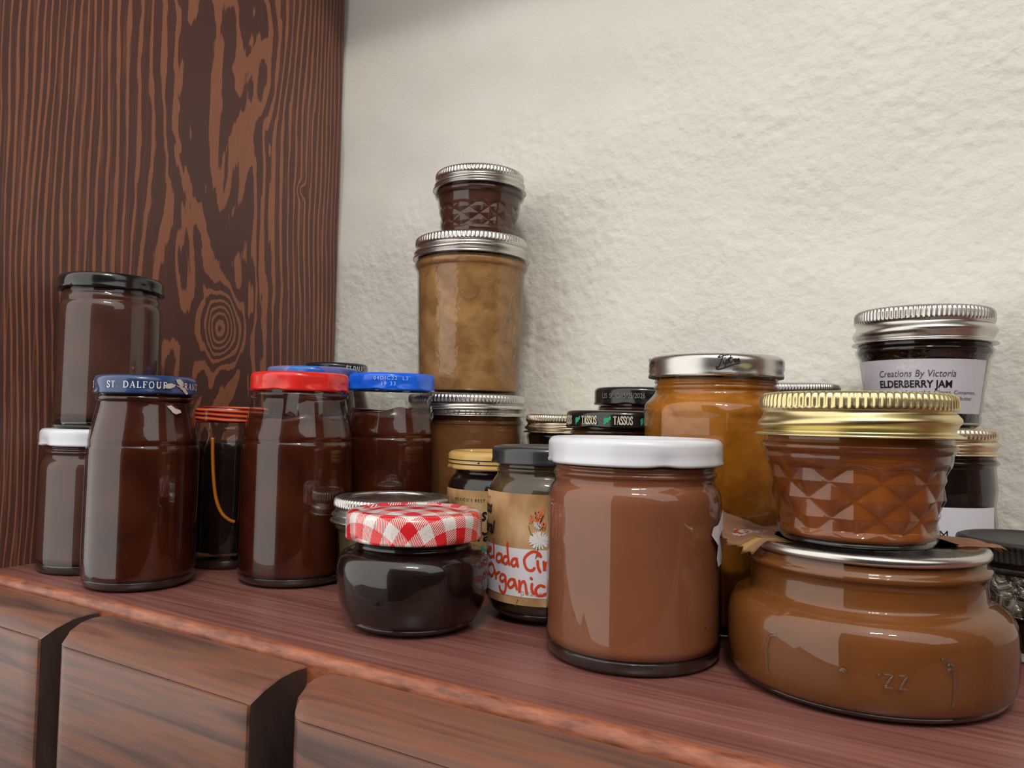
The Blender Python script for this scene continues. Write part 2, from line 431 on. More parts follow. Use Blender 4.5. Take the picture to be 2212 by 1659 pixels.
def rfun(prof):
    """radius of a profile at height z (outermost)"""
    P = sorted(((z, r) for r, z in prof))
    def f(z):
        if z <= P[0][0]: return P[0][1]
        for (z0, r0), (z1, r1) in zip(P, P[1:]):
            if z <= z1: return r0 + (r1 - r0) * ((z - z0) / (z1 - z0) if z1 > z0 else 0)
        return P[-1][1]
    return f

def round_prof(pts, rad=0.02, n=4):
    """soften the inner corners of a profile"""
    out = [pts[0]]
    for a, b, c in zip(pts, pts[1:], pts[2:]):
        va = Vector((a[0] - b[0], a[1] - b[1])); vc = Vector((c[0] - b[0], c[1] - b[1]))
        d = min(rad, va.length * 0.48, vc.length * 0.48)
        if d < 1e-5: out.append(b); continue
        p0 = Vector(b) + va.normalized() * d; p1 = Vector(b) + vc.normalized() * d
        for k in range(n + 1):
            t = k / n
            out.append(tuple(p0 * (1 - t) ** 2 + Vector(b) * 2 * t * (1 - t) + p1 * t * t))
    out.append(pts[-1])
    return out

# ---- things printed on or stuck to a round surface: (theta, z) -> point
def on_cyl(R, th, z, off=0.003):
    r = (R(z) if callable(R) else R) + off
    return Vector((r * math.sin(th), -r * math.cos(th), z)) * U

def sheet(R, t0, t1, z0, z1, off=0.003, n=32, nz=8, jag=0.0, shape=None):
    bm = bmesh.new()
    uvl = bm.loops.layers.uv.new('UVMap')
    g = []
    for j in range(nz + 1):
        row = []
        for i in range(n + 1):
            a, b = i / n, j / nz
            th, z = t0 + (t1 - t0) * a, z0 + (z1 - z0) * b
            if jag and (i in (0, n) or j in (0, nz)):
                th += random.uniform(-jag, jag); z += random.uniform(-jag, jag) * 0.3
            row.append((bm.verts.new(on_cyl(R, th, z, off)), (a, b)))
        g.append(row)
    for j in range(nz):
        for i in range(n):
            q = (g[j][i], g[j][i + 1], g[j + 1][i + 1], g[j + 1][i])
            f = bm.faces.new([v for v, _ in q])
            for l, (_, uv) in zip(f.loops, q): l[uvl].uv = uv
    return bm

def patch_cyl(bm, R, poly, off, mi=0):
    """flat polygon of (theta, z) laid on the surface"""
    cx = sum(p[0] for p in poly) / len(poly); cz = sum(p[1] for p in poly) / len(poly)
    c = bm.verts.new(on_cyl(R, cx, cz, off)); vs = [bm.verts.new(on_cyl(R, a, b, off)) for a, b in poly]
    for i in range(len(vs)):
        f = bm.faces.new((c, vs[i], vs[(i + 1) % len(vs)])); f.material_index = mi

def ribbon(bm, pts, w, place, taper=False):
    """pen stroke: pts in flat (x, y); place(x, y) -> 3d"""
    n = len(pts); L = []
    for i, p in enumerate(pts):
        a = pts[max(i - 1, 0)]; b = pts[min(i + 1, n - 1)]
        dx, dy = b[0] - a[0], b[1] - a[1]; l = math.hypot(dx, dy) or 1
        ww = w / 2
        if taper: ww *= 0.35 + 0.65 * math.sin(PI * (0.15 + 0.7 * i / max(n - 1, 1)))
        nx, ny = -dy / l * ww, dx / l * ww
        L.append((bm.verts.new(place(p[0] + nx, p[1] + ny)), bm.verts.new(place(p[0] - nx, p[1] - ny))))
    for (a, b), (c, d) in zip(L, L[1:]): bm.faces.new((b, d, c, a))
    if not taper:
        for p in (pts[0], pts[-1]):
            c = bm.verts.new(place(*p)); k = [bm.verts.new(place(p[0] + w / 2 * math.cos(2 * PI * i / 8), p[1] + w / 2 * math.sin(2 * PI * i / 8))) for i in range(8)]
            for i in range(8): bm.faces.new((c, k[i], k[(i + 1) % 8]))

# serif capitals: strokes in a box of height 1; (weight, points, curved)
TH, TN = 0.15, 0.065
G = {
 'S': (0.58, [(TH, [(0.52, 0.80), (0.40, 0.96), (0.20, 0.96), (0.08, 0.80), (0.16, 0.60), (0.42, 0.44), (0.52, 0.26), (0.42, 0.06), (0.20, 0.03), (0.05, 0.20)], 1), (TN, [(0.53, 0.70), (0.53, 0.98)], 0), (TN, [(0.04, 0.02), (0.04, 0.30)], 0)]),
 'T': (0.70, [(TH, [(0.35, 0.0), (0.35, 1.0)], 0), (TN, [(0.02, 0.97), (0.68, 0.97)], 0), (TN, [(0.03, 0.80), (0.03, 1.0)], 0), (TN, [(0.67, 0.80), (0.67, 1.0)], 0), (TN, [(0.20, 0.03), (0.50, 0.03)], 0)]),
 'D': (0.80, [(TH, [(0.16, 0.0), (0.16, 1.0)], 0), (TN, [(0.02, 0.03), (0.30, 0.03)], 0), (TN, [(0.02, 0.97), (0.30, 0.97)], 0), (TH * 0.9, [(0.26, 0.97), (0.52, 0.92), (0.70, 0.72), (0.73, 0.50), (0.70, 0.28), (0.52, 0.08), (0.26, 0.03)], 1)]),
 'A': (0.78, [(TN, [(0.10, 0.02), (0.38, 0.98)], 0), (TH, [(0.40, 0.98), (0.68, 0.02)], 0), (TN, [(0.20, 0.34), (0.58, 0.34)], 0), (TN, [(0.0, 0.03), (0.22, 0.03)], 0), (TN, [(0.54, 0.03), (0.80, 0.03)], 0)]),
 'L': (0.64, [(TH, [(0.16, 0.0), (0.16, 1.0)], 0), (TN, [(0.02, 0.97), (0.30, 0.97)], 0), (TN, [(0.02, 0.03), (0.60, 0.03)], 0), (TN, [(0.59, 0.0), (0.59, 0.26)], 0)]),
 'F': (0.62, [(TH, [(0.16, 0.0), (0.16, 1.0)], 0), (TN, [(0.02, 0.97), (0.58, 0.97)], 0), (TN, [(0.57, 0.76), (0.57, 1.0)], 0), (TN, [(0.16, 0.52), (0.44, 0.52)], 0), (TN, [(0.44, 0.40), (0.44, 0.64)], 0), (TN, [(0.02, 0.03), (0.32, 0.03)], 0)]),
 'O': (0.84, [(TH * 0.8, [(0.40, 0.98), (0.18, 0.88), (0.08, 0.50), (0.18, 0.12), (0.40, 0.02), (0.62, 0.12), (0.72, 0.50), (0.62, 0.88), (0.40, 0.98)], 1)]),
 'U': (0.80, [(TH, [(0.16, 0.98), (0.16, 0.34), (0.24, 0.10), (0.40, 0.03), (0.56, 0.10), (0.62, 0.34)], 1), (TN, [(0.62, 0.30), (0.62, 0.98)], 0), (TN, [(0.02, 0.97), (0.30, 0.97)], 0), (TN, [(0.50, 0.97), (0.76, 0.97)], 0)]),
 'R': (0.76, [(TH, [(0.16, 0.0), (0.16, 1.0)], 0), (TN, [(0.02, 0.03), (0.30, 0.03)], 0), (TN, [(0.02, 0.97), (0.30, 0.97)], 0), (TH * 0.8, [(0.24, 0.97), (0.48, 0.93), (0.56, 0.74), (0.46, 0.55), (0.22, 0.50)], 1), (TH, [(0.36, 0.50), (0.66, 0.04)], 0), (TN, [(0.60, 0.03), (0.76, 0.03)], 0)]),
 'N': (0.82, [(TN, [(0.14, 0.0), (0.14, 1.0)], 0), (TH, [(0.12, 0.97), (0.64, 0.03)], 0), (TN, [(0.65, 0.0), (0.65, 1.0)], 0), (TN, [(0.02, 0.03), (0.26, 0.03)], 0), (TN, [(0.53, 0.97), (0.78, 0.97)], 0), (TN, [(0.0, 0.97), (0.14, 0.97)], 0)]),
 'C': (0.72, [(TH * 0.9, [(0.62, 0.78), (0.50, 0.95), (0.30, 0.97), (0.12, 0.78), (0.08, 0.50), (0.12, 0.22), (0.30, 0.03), (0.50, 0.04), (0.64, 0.22)], 1), (TN, [(0.63, 0.70), (0.63, 0.99)], 0)]),
 'E': (0.66, [(TH, [(0.16, 0.0), (0.16, 1.0)], 0), (TN, [(0.02, 0.97), (0.58, 0.97)], 0), (TN, [(0.57, 0.78), (0.57, 1.0)], 0), (TN, [(0.16, 0.52), (0.44, 0.52)], 0), (TN, [(0.44, 0.40), (0.44, 0.64)], 0), (TN, [(0.02, 0.03), (0.60, 0.03)], 0), (TN, [(0.60, 0.0), (0.60, 0.24)], 0)]),
 '.': (0.30, [(0.16, [(0.10, 0.08), (0.13, 0.08)], 0)]), '*': (0.60, [(0.22, [(0.24, 0.48), (0.28, 0.48)], 0)]), ' ': (0.34, []),
}
def serif_bm(bm, s, R, th0, z0, h, off=0.003, squeeze=1.0, gap=0.10, bold=1.0):
    """th0 = angle of the line's left end; returns the angle of its right end"""
    r = R(z0) if callable(R) else R
    x = 0.0
    pl = lambda X, Y: on_cyl(R, th0 + X / r, z0 + Y, off)
    for ch in s:
        adv, st = G[ch]
        for w, pts, cv in st:
            q = [(x + a * h * squeeze, b * h) for a, b in pts]
            if cv: q = catmull(q, 5)
            n = len(q); L = []
            ribbon_flat(bm, q, w * h * bold, pl)
        x += (adv * squeeze + gap) * h
    return th0 + x / r

def ribbon_flat(bm, pts, w, place):
    n = len(pts); L = []
    for i, p in enumerate(pts):
        a = pts[max(i - 1, 0)]; b = pts[min(i + 1, n - 1)]
        dx, dy = b[0] - a[0], b[1] - a[1]; l = math.hypot(dx, dy) or 1
        nx, ny = -dy / l * w / 2, dx / l * w / 2
        L.append((bm.verts.new(place(p[0] + nx, p[1] + ny)), bm.verts.new(place(p[0] - nx, p[1] - ny))))
    for (a, b), (c, d) in zip(L, L[1:]): bm.faces.new((b, d, c, a))

def font_bm(bm, s, R, th, z, size, off=0.003, shear=0.0, bold=0.0, align='LEFT', sx=1.0, space=1.0, mi=0):
    """type set with the built-in face, wrapped on the surface; th = anchor angle, z = baseline"""
    cu = bpy.data.curves.new('type', 'FONT')
    cu.body = s; cu.size = size; cu.shear = shear; cu.offset = bold; cu.align_x = align; cu.space_character = space
    cu.resolution_u = 3
    o = bpy.data.objects.new('type', cu); C.objects.link(o)
    bpy.context.view_layer.update()
    me = o.evaluated_get(bpy.context.evaluated_depsgraph_get()).to_mesh()
    r = R(z) if callable(R) else R
    vs = [bm.verts.new(on_cyl(R, th + v.co.x * sx / r, z + v.co.y, off)) for v in me.vertices]
    for p in me.polygons:
        try: f = bm.faces.new([vs[i] for i in p.vertices]); f.material_index = mi
        except ValueError: pass
    o.evaluated_get(bpy.context.evaluated_depsgraph_get()).to_mesh_clear()
    bpy.data.objects.remove(o); bpy.data.curves.remove(cu)

def tube_bm(bm, pts3, rad, n=6):
    """round rod along points (already in metres)"""
    prev = None
    for i, p in enumerate(pts3):
        a = pts3[max(i - 1, 0)]; b = pts3[min(i + 1, len(pts3) - 1)]
        t = (Vector(b) - Vector(a)).normalized()
        u = t.orthogonal().normalized(); w = t.cross(u)
        if prev is not None:
            u = (prev - t * prev.dot(t)).normalized(); w = t.cross(u)
        prev = u
        ring = [bm.verts.new(Vector(p) + (u * math.cos(2 * PI * k / n) + w * math.sin(2 * PI * k / n)) * rad) for k in range(n)]
        if i:
            for k in range(n): bm.faces.new((last[k], last[(k + 1) % n], ring[(k + 1) % n], ring[k]))
        else: bm.faces.new(list(reversed(ring)))
        last = ring
    bm.faces.new(last)

# ---------------------------------------------------------------- jar parts
def glass_part(t, outer, mat='glass', segs=96, mod=None):
    return link('glass_jar', lathe(outer, segs, mod, close_bot=True), MAT[mat], t)

def contents_part(t, prof, mat, segs=96, mod=None, name='jam'):
    return link(name, lathe(prof, segs, mod, close_top=True, close_bot=True), MAT[mat], t)

def inset(outer, wall, z0, z1, fr=None):
    """contents profile: the glass profile moved in by the wall, from z0 to z1"""
    f = rfun(outer)
    zs = sorted(set([z0] + [z for r, z in outer if z0 < z < z1] + [z0 + (z1 - z0) * k / 14 for k in range(15)] + [z1]))
    p = [(max(f(z) - wall, 0.01), z) for z in zs]
    r0 = p[0][0]
    return [(0.001, z0), (r0 * 0.93, z0)] + [(p[0][0] * 0.985, z0 + 0.006)] + p[1:] + [(p[-1][0] * 0.96, z1 + 0.002), (0.001, z1 + 0.003)]

def base_part(t, outer, h, wall=0.004):
    f = rfun(outer)
    zs = [0.004] + [z for r, z in outer if 0.004 < z < h] + [h]
    p = [(f(z) - wall, z) for z in sorted(zs)]
    return link('glass_base', lathe([(0.001, 0.003)] + p + [(0.001, h)], 96), MAT['glassdark'], t)

def lug_lid(t, R, z0, z1, mat, dents=(), mirror=None, curl=0.012, top_step=0.03, name='lid', uvf=None, facets=0, mats=None):
    """pressed steel twist lid with rolled bottom edge, lug dents and a stepped top"""
    h = z1 - z0
    c = min(0.03, h * 0.3)
    prof = [(R - 0.03, z0 + 0.004), (R - 0.012, z0), (R + 0.002, z0 + 0.003), (R + 0.004, z0 + 0.012), (R, z0 + 0.022),
            (R, z0 + h * 0.45), (R, z1 - c)]
    for k in range(1, 6):
        a = k / 5 * PI / 2
        prof.append((R - c * (1 - math.cos(a)), z1 - c + c * math.sin(a)))
    prof += [(R - c - top_step, z1), (R - c - top_step - 0.012, z1 - 0.012), (R * 0.45, z1 - 0.014), (0.001, z1 - 0.014)]
    def mod(th, z, r, i):
        if facets and r > R - 0.02 and z > z0 + 0.015 and z < z1 - 0.005:
            a = (th * facets / (2 * PI)) % 1 - 0.5
            r -= 0.006 * (1 - (2 * abs(a)) ** 2) * 0 + 0.004 * math.cos(2 * PI * a)
        if i < 6:
            zz = z
            for d in dents:
                a = (th - d + PI) % (2 * PI) - PI
                k = math.exp(-(a / 0.14) ** 2)
                if i < 5: r -= 0.010 * k; zz += 0.006 * k
            return (r, zz)
        return r
    return link(name, lathe(prof, 192, mod, uvf=uvf), MAT[mat], t)

def screw_band(t, R, z0, z1, mat, flange=0.018, knurls=96, disc='silver', open_top=True, helix=True, disc_mat=None):
    """two-piece canning lid: ridged band with a thread roll and a bottom flange, plus its flat disc"""
    h = z1 - z0
    zk = z0 + h * 0.62
    prof = [(R - 0.02, z0 + 0.002), (R + flange, z0), (R + flange, z0 + 0.006), (R + 0.004, z0 + 0.012)]
    for k in range(0, 13):
        s = k / 12
        zz = z0 + 0.016 + (zk - z0 - 0.026) * s
        prof.append((R - 0.006 - 0.012 * math.cos(2 * PI * s * 1.0) * 0.9 + 0.004, zz))
    prof += [(R - 0.004, zk - 0.004), (R + 0.0, zk + 0.004), (R + 0.0, zk + 0.012), (R, z1 - 0.03), (R - 0.004, z1 - 0.012), (R - 0.016, z1 - 0.002), (R - 0.03, z1)]
    rim = R - 0.085
    prof += [(rim, z1), (rim - 0.004, z1 - 0.008), (rim - 0.004, z1 - 0.02)]
    segs = knurls * 6
    def mod(th, z, r, i):
        if z > zk + 0.002 and r > R - 0.025:
            w = min(1, (z - zk) / 0.01) * (1 if z < z1 - 0.004 else 0.6)
            return r - 0.007 * w * (0.5 + 0.5 * math.cos(th * knurls)) ** 1.5
        if helix and 4 <= i <= 16:
            return (r, z + 0.010 * math.sin(th) * (1 if 6 < i < 15 else 0.4))
        return r
    b = link('screw_band', lathe(prof, segs, mod), MAT[mat], t)
    dz = z1 - 0.014
    d = link('lid_disc', lathe([(rim + 0.03, dz - 0.006), (rim + 0.01, dz), (rim - 0.03, dz), (rim - 0.04, dz + 0.006), (rim - 0.06, dz + 0.006), (0.001, dz + 0.004)], 96), MAT[disc_mat or mat], t)
    return b, d

def cam_angle(x, y): return math.atan2(-x, y)

def seen(frac_hw, k):
    """angle round a jar that shows at this fraction of its half width; k = radius / distance"""
    kk = k / math.sqrt(max(1e-6, 1 - k * k)); u = frac_hw * kk
    return math.asin(max(-0.9999, min(0.9999, u / (k * math.sqrt(1 + u * u))))) - math.atan(u)

# =============================================================== SETTING
def wall_bm():
    bm = bmesh.new()
    x0, x1, z0, z1 = -5.9, 9.0, -5.0, 9.0
    nx, nz = 150, 140
    g = []
    for j in range(nz + 1):
        row = []
        for i in range(nx + 1):
            x = x0 + (x1 - x0) * i / nx; z = z0 + (z1 - z0) * j / nz
            dy = 0.05 * mnoise.noise(Vector((x * 0.9, 3.1, z * 0.9))) + 0.02 * mnoise.noise(Vector((x * 2.3, 7.7, z * 2.3)))
            row.append(bm.verts.new(Vector((x, 5.34 + dy, z)) * U))
        g.append(row)
    for j in range(nz):
        for i in range(nx):
            bm.faces.new((g[j][i], g[j][i + 1], g[j + 1][i + 1], g[j + 1][i]))
    return bm
struct('wall_back', wall_bm(), MAT['plaster'], True)
struct('floor', box_bm(-40, 40, -40, 5.2, -14.2, -14.0), MAT['floor'])
struct('reflection_blocker_front', box_bm(-2.2, 14, -6.6, -6.0, -14.0, 7.0), MAT['blocker'])  # unseen dark slab added behind the camera to darken reflections in the glass
struct('reflection_blocker_right', box_bm(14, 14.5, -6.6, 5.2, -14.0, 6.0), MAT['blocker'])  # unseen dark slab added so the jars' right-hand reflections stay dark

# =============================================================== SHELF UNIT
unit = thing('shelf_unit', 'dark red-brown stained wooden shelf unit holding all the jars, with figured side panel', 'shelf unit', (-2.0, 4.0, 0))
def at_unit(o):
    o.parent = unit; o.location = -Vector((-2.0, 4.0, 0)) * U
    return o
at_unit(link('side_panel', box_bm(-5.52, -5.22, 2.22, 5.29, -6.0, 9.0, 0.012), MAT['panel'], None, False))
# shelf board with a rounded front arris
def shelf_bm():
    prof = []
    y0 = 2.345
    prof = [(5.28, 0.0), (y0 + 0.05, 0.0)]
    for k in range(1, 8):
        a = k / 7 * PI / 2
        prof.append((y0 + 0.05 - 0.05 * math.sin(a), -0.045 * (1 - math.cos(a))))
    prof += [(y0, -0.20), (5.28, -0.20)]
    bm = bmesh.new(); A = []; B = []
    xs = [-5.215 + 11.0 * i / 110 for i in range(111)]
    rows = [[bm.verts.new(Vector((x, y, z)) * U) for y, z in prof] for x in xs]
    for a, b in zip(rows, rows[1:]):
        for k in range(len(prof)):
            k2 = (k + 1) % len(prof)
            bm.faces.new((a[k], a[k2], b[k2], b[k]))
    bm.faces.new(list(reversed(rows[0]))); bm.faces.new(rows[-1])
    bmesh.ops.recalc_face_normals(bm, faces=bm.faces)
    return bm
at_unit(link('shelf_board', shelf_bm(), MAT['shelf'], None, True, 40))
at_unit(link('upper_shelf_board', box_bm(-5.215, 5.8, 2.345, 5.28, 6.93, 7.18, 0.01), MAT['shelf'], None, False))
at_unit(link('side_panel', box_bm(5.8, 6.1, 2.22, 5.29, -6.0, 9.0, 0.012), MAT['panel'], None, False))
def drawer_front(x0, x1):
    prof = [(2.335, -0.050), (2.27, -0.048), (2.20, -0.056), (2.12, -0.082), (2.050, -0.117), (2.043, -0.121), (2.046, -0.126), (2.037, -0.129), (2.035, -0.135), (2.035, -0.5), (2.035, -2.6), (2.335, -2.6)]
    bm = bmesh.new()
    n = 14; rows = []
    ch = 0.205
    xs = [(x0 + ch * (1 - math.cos(k / 10 * PI / 2)), math.sin(k / 10 * PI / 2) ** 1.15) for k in range(11)]
    xs += [(x0 + ch + (x1 - 0.02 - x0 - ch) * i / n, 1.0) for i in range(1, n + 1)] + [(x1 - 0.006, 0.985), (x1, 0.95)]
    for i, (x, f) in enumerate(xs):
        row = []
        for y, z in prof:
            yl = 2.335 - 0.30 * f
            yy = max(y, yl)
            zz = z - (0.02 * (1 - f) if z > -1 else 0)
            if i >= len(xs) - 2 and z > -1: zz -= (1 - f) * 0.15
            row.append(bm.verts.new(Vector((x, yy + 1e-4 * z, zz)) * U))
        rows.append(row)
    m = len(prof)
    for a, b in zip(rows, rows[1:]):
        for k in range(m):
            k2 = (k + 1) % m
            bm.faces.new((a[k], a[k2], b[k2], b[k]))
    f0 = bm.faces.new(list(reversed(rows[0]))); f1 = bm.faces.new(rows[-1]); f0.material_index = f1.material_index = 1
    bmesh.ops.recalc_face_normals(bm, faces=bm.faces)
    return at_unit(link('drawer_front', bm, [MAT['front'], MAT['end']], None, True, 30))
drawer_front(-5.50, -3.925)
drawer_front(-3.885, -2.412)
drawer_front(-2.305, -0.35)
at_unit(link('front_rail', box_bm(-5.5, 5.8, 2.345, 2.45, -2.6, -0.21), MAT['end'], None, False))

# =============================================================== JARS
JARS = 'jars of preserves on the shelf'
def jar(label, x, y, z=0.0, name='jam_jar', cat='jar', spin=0.0):
    return thing(name, label, cat, (x, y, z + 0.004), cam_angle(x, y) + spin, JARS)

# ---- tall shouldered jars (blue-lidded and red-lidded pair, and the bright blue one behind)
def shouldered(label, x, y, R, H, lidR, lidmat, dents, jam, jamtop=0.90, facets=0, zs=0.0):
    k = H / 1.19; q = R / 0.300
    out = [(0.255 * q, 0.0), (0.280 * q, 0.012), (0.294 * q, 0.035), (0.300 * q, 0.08), (0.301 * q, 0.20), (0.299 * q, 0.76 * k), (0.296 * q, 0.785 * k), (0.291 * q, 0.795 * k), (0.294 * q, 0.815 * k),
           (0.290 * q, 0.84 * k), (0.277 * q, 0.90 * k), (0.262 * q, 0.975 * k), (0.252 * q, 1.02 * k), (0.250 * q, 1.042 * k), (0.261 * q, 1.05 * k), (0.262 * q, 1.066 * k), (0.251 * q, 1.078 * k), (0.250 * q, 1.13 * k)]
    t = jar(label, x, y)
    out = round_prof(out, 0.012, 2)
    glass_part(t, out)
    zt = jamtop * k
    def wavy(th, z, r, i):
        if jamtop > 1 or z < zt - 0.04 or r < 0.1: return r
        return (r, z + (z - zt + 0.04) / 0.04 * (0.016 * math.sin(3 * th + 1) + 0.010 * math.sin(7 * th)))
    contents_part(t, inset(out, 0.010, 0.05, zt), jam, 96, wavy)
    base_part(t, out, 0.05)
    lid = lug_lid(t, lidR, H - 0.108 * k, H, lidmat, dents, facets=facets)
    return t, lid, out

t, lid, prof = shouldered('tall dark jelly jar with lettered navy lid and torn paper scraps, front left of shelf', -4.178, 2.714, 0.303, 1.192, 0.2735, 'navy', (-1.2, 0.3, 1.9), 'amberdark', 1.085)
bm = bmesh.new()
zc, hh = 1.118, 0.036
serif_bm(bm, 'ST. DALFOUR * FRANCE', 0.2735, -0.80, zc, hh, 0.003, 1.0, 0.20, 1.05)
serif_bm(bm, 'S * ', 0.2735, -1.40, zc, hh, 0.003)
link('lettering', bm, MAT['whiteink'], lid, False)
bm = bmesh.new()
for poly in ([(0.36, 1.142), (0.46, 1.150), (0.56, 1.142), (0.54, 1.130), (0.44, 1.118), (0.34, 1.122)], [(0.56, 1.172), (0.66, 1.176), (0.74, 1.160), (0.76, 1.138), (0.68, 1.134), (0.60, 1.150)],
             [(0.56, 1.140), (0.72, 1.134), (0.82, 1.120), (0.90, 1.094), (0.84, 1.088), (0.76, 1.104), (0.70, 1.122)]):
    patch_cyl(bm, 0.2735, poly, 0.006)
lr = link('paper_residue', bm, MAT['residue'], t, False); lr['label'] = 'torn whitish paper scraps stuck on the lid'
bm = bmesh.new()
fR = rfun(prof)
patch_cyl(bm, fR, [(0.42, 1.020), (0.52, 1.026), (0.62, 1.008), (0.74, 1.000), (0.76, 0.985), (0.62, 0.975), (0.54, 0.985), (0.50, 1.000)], 0.006)
link('paper_residue', bm, MAT['residue'], t, False)

t, lid, prof = shouldered('tall dark jelly jar with plain red lid, behind the gingham-lidded jar', -3.567, 3.329, 0.333, 1.238, 0.291, 'red', (-0.5, 1.07, 2.6), 'amberdark', 0.93, 10)
t, lid, prof = shouldered('tall jelly jar with bright blue lid stamped 04DIC22, left of the three-jar tower', -3.419, 4.013, 0.317, 1.271, 0.287, 'blue', (-0.4, 1.6), 'amberdark', 0.955, 10)
bm = bmesh.new()
font_bm(bm, '04DIC22  L3', 0.287, -0.42, 1.222, 0.034, 0.007, space=1.25)
font_bm(bm, '19 33', 0.287, -0.26, 1.186, 0.034, 0.007, space=1.3)
link('lettering', bm, MAT['paleblue'], lid, False)

# ---- straight-sided white-lid jars (big one in front, look-alike at far left)
def straight_white(label, x, y, sc, zsc, dents, jam, scrap=False):
    out = [(0.345, 0.0), (0.362, 0.012), (0.371, 0.04), (0.373, 0.10), (0.372, 0.64), (0.3705, 0.675), (0.362, 0.705), (0.348, 0.722), (0.342, 0.735), (0.343, 0.755), (0.353, 0.764), (0.353, 0.774), (0.343, 0.783), (0.343, 0.792), (0.349, 0.798), (0.343, 0.81), (0.342, 0.86)]
    out = [(r * sc, z * zsc) for r, z in out]
    t = jar(label, x, y)
    out = round_prof(out, 0.01, 2)
    glass_part(t, out)
    contents_part(t, inset(out, 0.009, 0.055, 0.80 * zsc), jam)
    base_part(t, out, 0.052)
    lug_lid(t, 0.374 * sc, 0.808 * zsc, 0.920 * zsc, 'white', dents, top_step=0.02)
    return t, out
t, prof = straight_white('squat cocoa-brown spread jar with plain white lid, front centre of the shelf', -1.304, 3.153, 1.0, 1.0, (0.33, -1.3, 1.9), 'cocoa', True)
fR = rfun(prof); bm = bmesh.new()
T_ = lambda px: seen((px - 1366) / 186.5, 0.373 / 3.41)
patch_cyl(bm, fR, [(T_(1551.5), 0.63), (T_(1547), 0.595), (T_(1542), 0.575), (T_(1533), 0.57), (T_(1529), 0.54), (T_(1535), 0.52), (T_(1543), 0.49), (T_(1540), 0.44), (T_(1543), 0.405), (T_(1549), 0.41), (T_(1552), 0.47)], 0.005)
lr = link('paper_residue', bm, MAT['paper'], t, False); lr['label'] = 'torn white label remnant'
straight_white('dark jar with plain white lid at far left, beneath the black-lidded jar', -4.834, 2.838, 0.903, 0.948, (-1.1, 0.9), 'plum')

# ---- black-lidded jar standing on the far-left white-lidded jar
bx, by, bz = -4.805, 2.856, 0.8725
t = jar('brown jelly jar with glossy black lid, stacked on the far-left white-lidded jar', bx, by, bz)
out = round_prof([(0.270, 0.0), (0.295, 0.010), (0.304, 0.035), (0.304, 0.30), (0.302, 0.72), (0.300, 0.765), (0.293, 0.785), (0.286, 0.795), (0.290, 0.82), (0.286, 0.835), (0.280, 0.85), (0.280, 0.94)], 0.012, 2)
glass_part(t, out); contents_part(t, inset(out, 0.010, 0.045, 0.87), 'plum'); base_part(t, out, 0.042)
lug_lid(t, 0.309, 0.868, 0.965, 'blackp', (-0.9, 0.6, 2.2))

# ---- dark jar with the strand-patterned red lid
t = jar('small dark jar with red patterned lid, between the navy-lidded and red-lidded jars', -4.243, 3.378)
out = round_prof([(0.195, 0.0), (0.215, 0.015), (0.235, 0.06), (0.238, 0.12), (0.236, 0.70), (0.228, 0.78), (0.210, 0.84), (0.205, 0.87), (0.214, 0.88), (0.205, 0.90), (0.205, 0.96)], 0.012, 2)
glass_part(t, out); contents_part(t, inset(out, 0.012, 0.10, 0.80), 'black'); base_part(t, out, 0.05)
lug_lid(t, 0.232, 0.925, 1.029, 'rope', (0.8,), uvf=lambda c: (math.atan2(c.x, -c.y) / 2, c.z * 3))
bm = bmesh.new()
pl = [on_cyl(0.230, a, z, 0.0) for a, z in catmull([(-0.52, 0.83), (-0.50, 0.72), (-0.45, 0.58), (-0.36, 0.45), (-0.2, 0.36), (0.0, 0.315), (0.15, 0.30)], 6)]
tube_bm(bm, pl, 0.0012); o_ = link('curved_strip', bm, MAT['orange_strip'], t); o_['label'] = 'curved orange strip inside the dark jar'  # thin curved orange tube close to the glass

# ---- jars behind: mottled blue lid, navy ST.DALFOUR lid in the corner
def plain_jar(label, x, y, R, lidR, z0, z1, lidmat, jam, dents=(), facets=0, name='jam_jar', top=None):
    t = jar(label, x, y)
    out = round_prof([(R * 0.86, 0.0), (R * 0.95, 0.012), (R, 0.05), (R, z0 * 0.70), (R * 0.985, z0 * 0.80), (lidR * 0.93, z0 * 0.92), (lidR * 0.90, z0 - 0.04), (lidR * 0.93, z0 - 0.03), (lidR * 0.93, z0 - 0.018), (lidR * 0.90, z0 - 0.008), (lidR * 0.90, z0 + 0.05)], 0.02, 3)
    glass_part(t, out); contents_part(t, inset(out, 0.011, 0.05, top or z0 - 0.005), jam); base_part(t, out, 0.048)
    lid = lug_lid(t, lidR, z0, z1, lidmat, dents, facets=facets)
    return t, lid, out
plain_jar('jar with mottled blue and violet lid, directly behind the red-lidded jar', -4.170, 4.010, 0.325, 0.322, 1.213, 1.326, 'bluepatch', 'amberdark', (0.4,), 10)
t, lid, out = plain_jar('jar with blackish lettered lid, deepest in the corner by the plaster wall', -4.599, 4.686, 0.278, 0.256, 1.315, 1.412, 'navyblack', 'amberdark', ())
bm = bmesh.new(); serif_bm(bm, 'ST.DALFOUR', 0.256, 0.30, 1.345, 0.042, 0.003, 0.75, 0.08); serif_bm(bm, 'FRANCE', 0.256, -0.75, 1.345, 0.03, 0.003, 0.75, 0.08)
link('lettering', bm, MAT['whiteink'], lid, False)

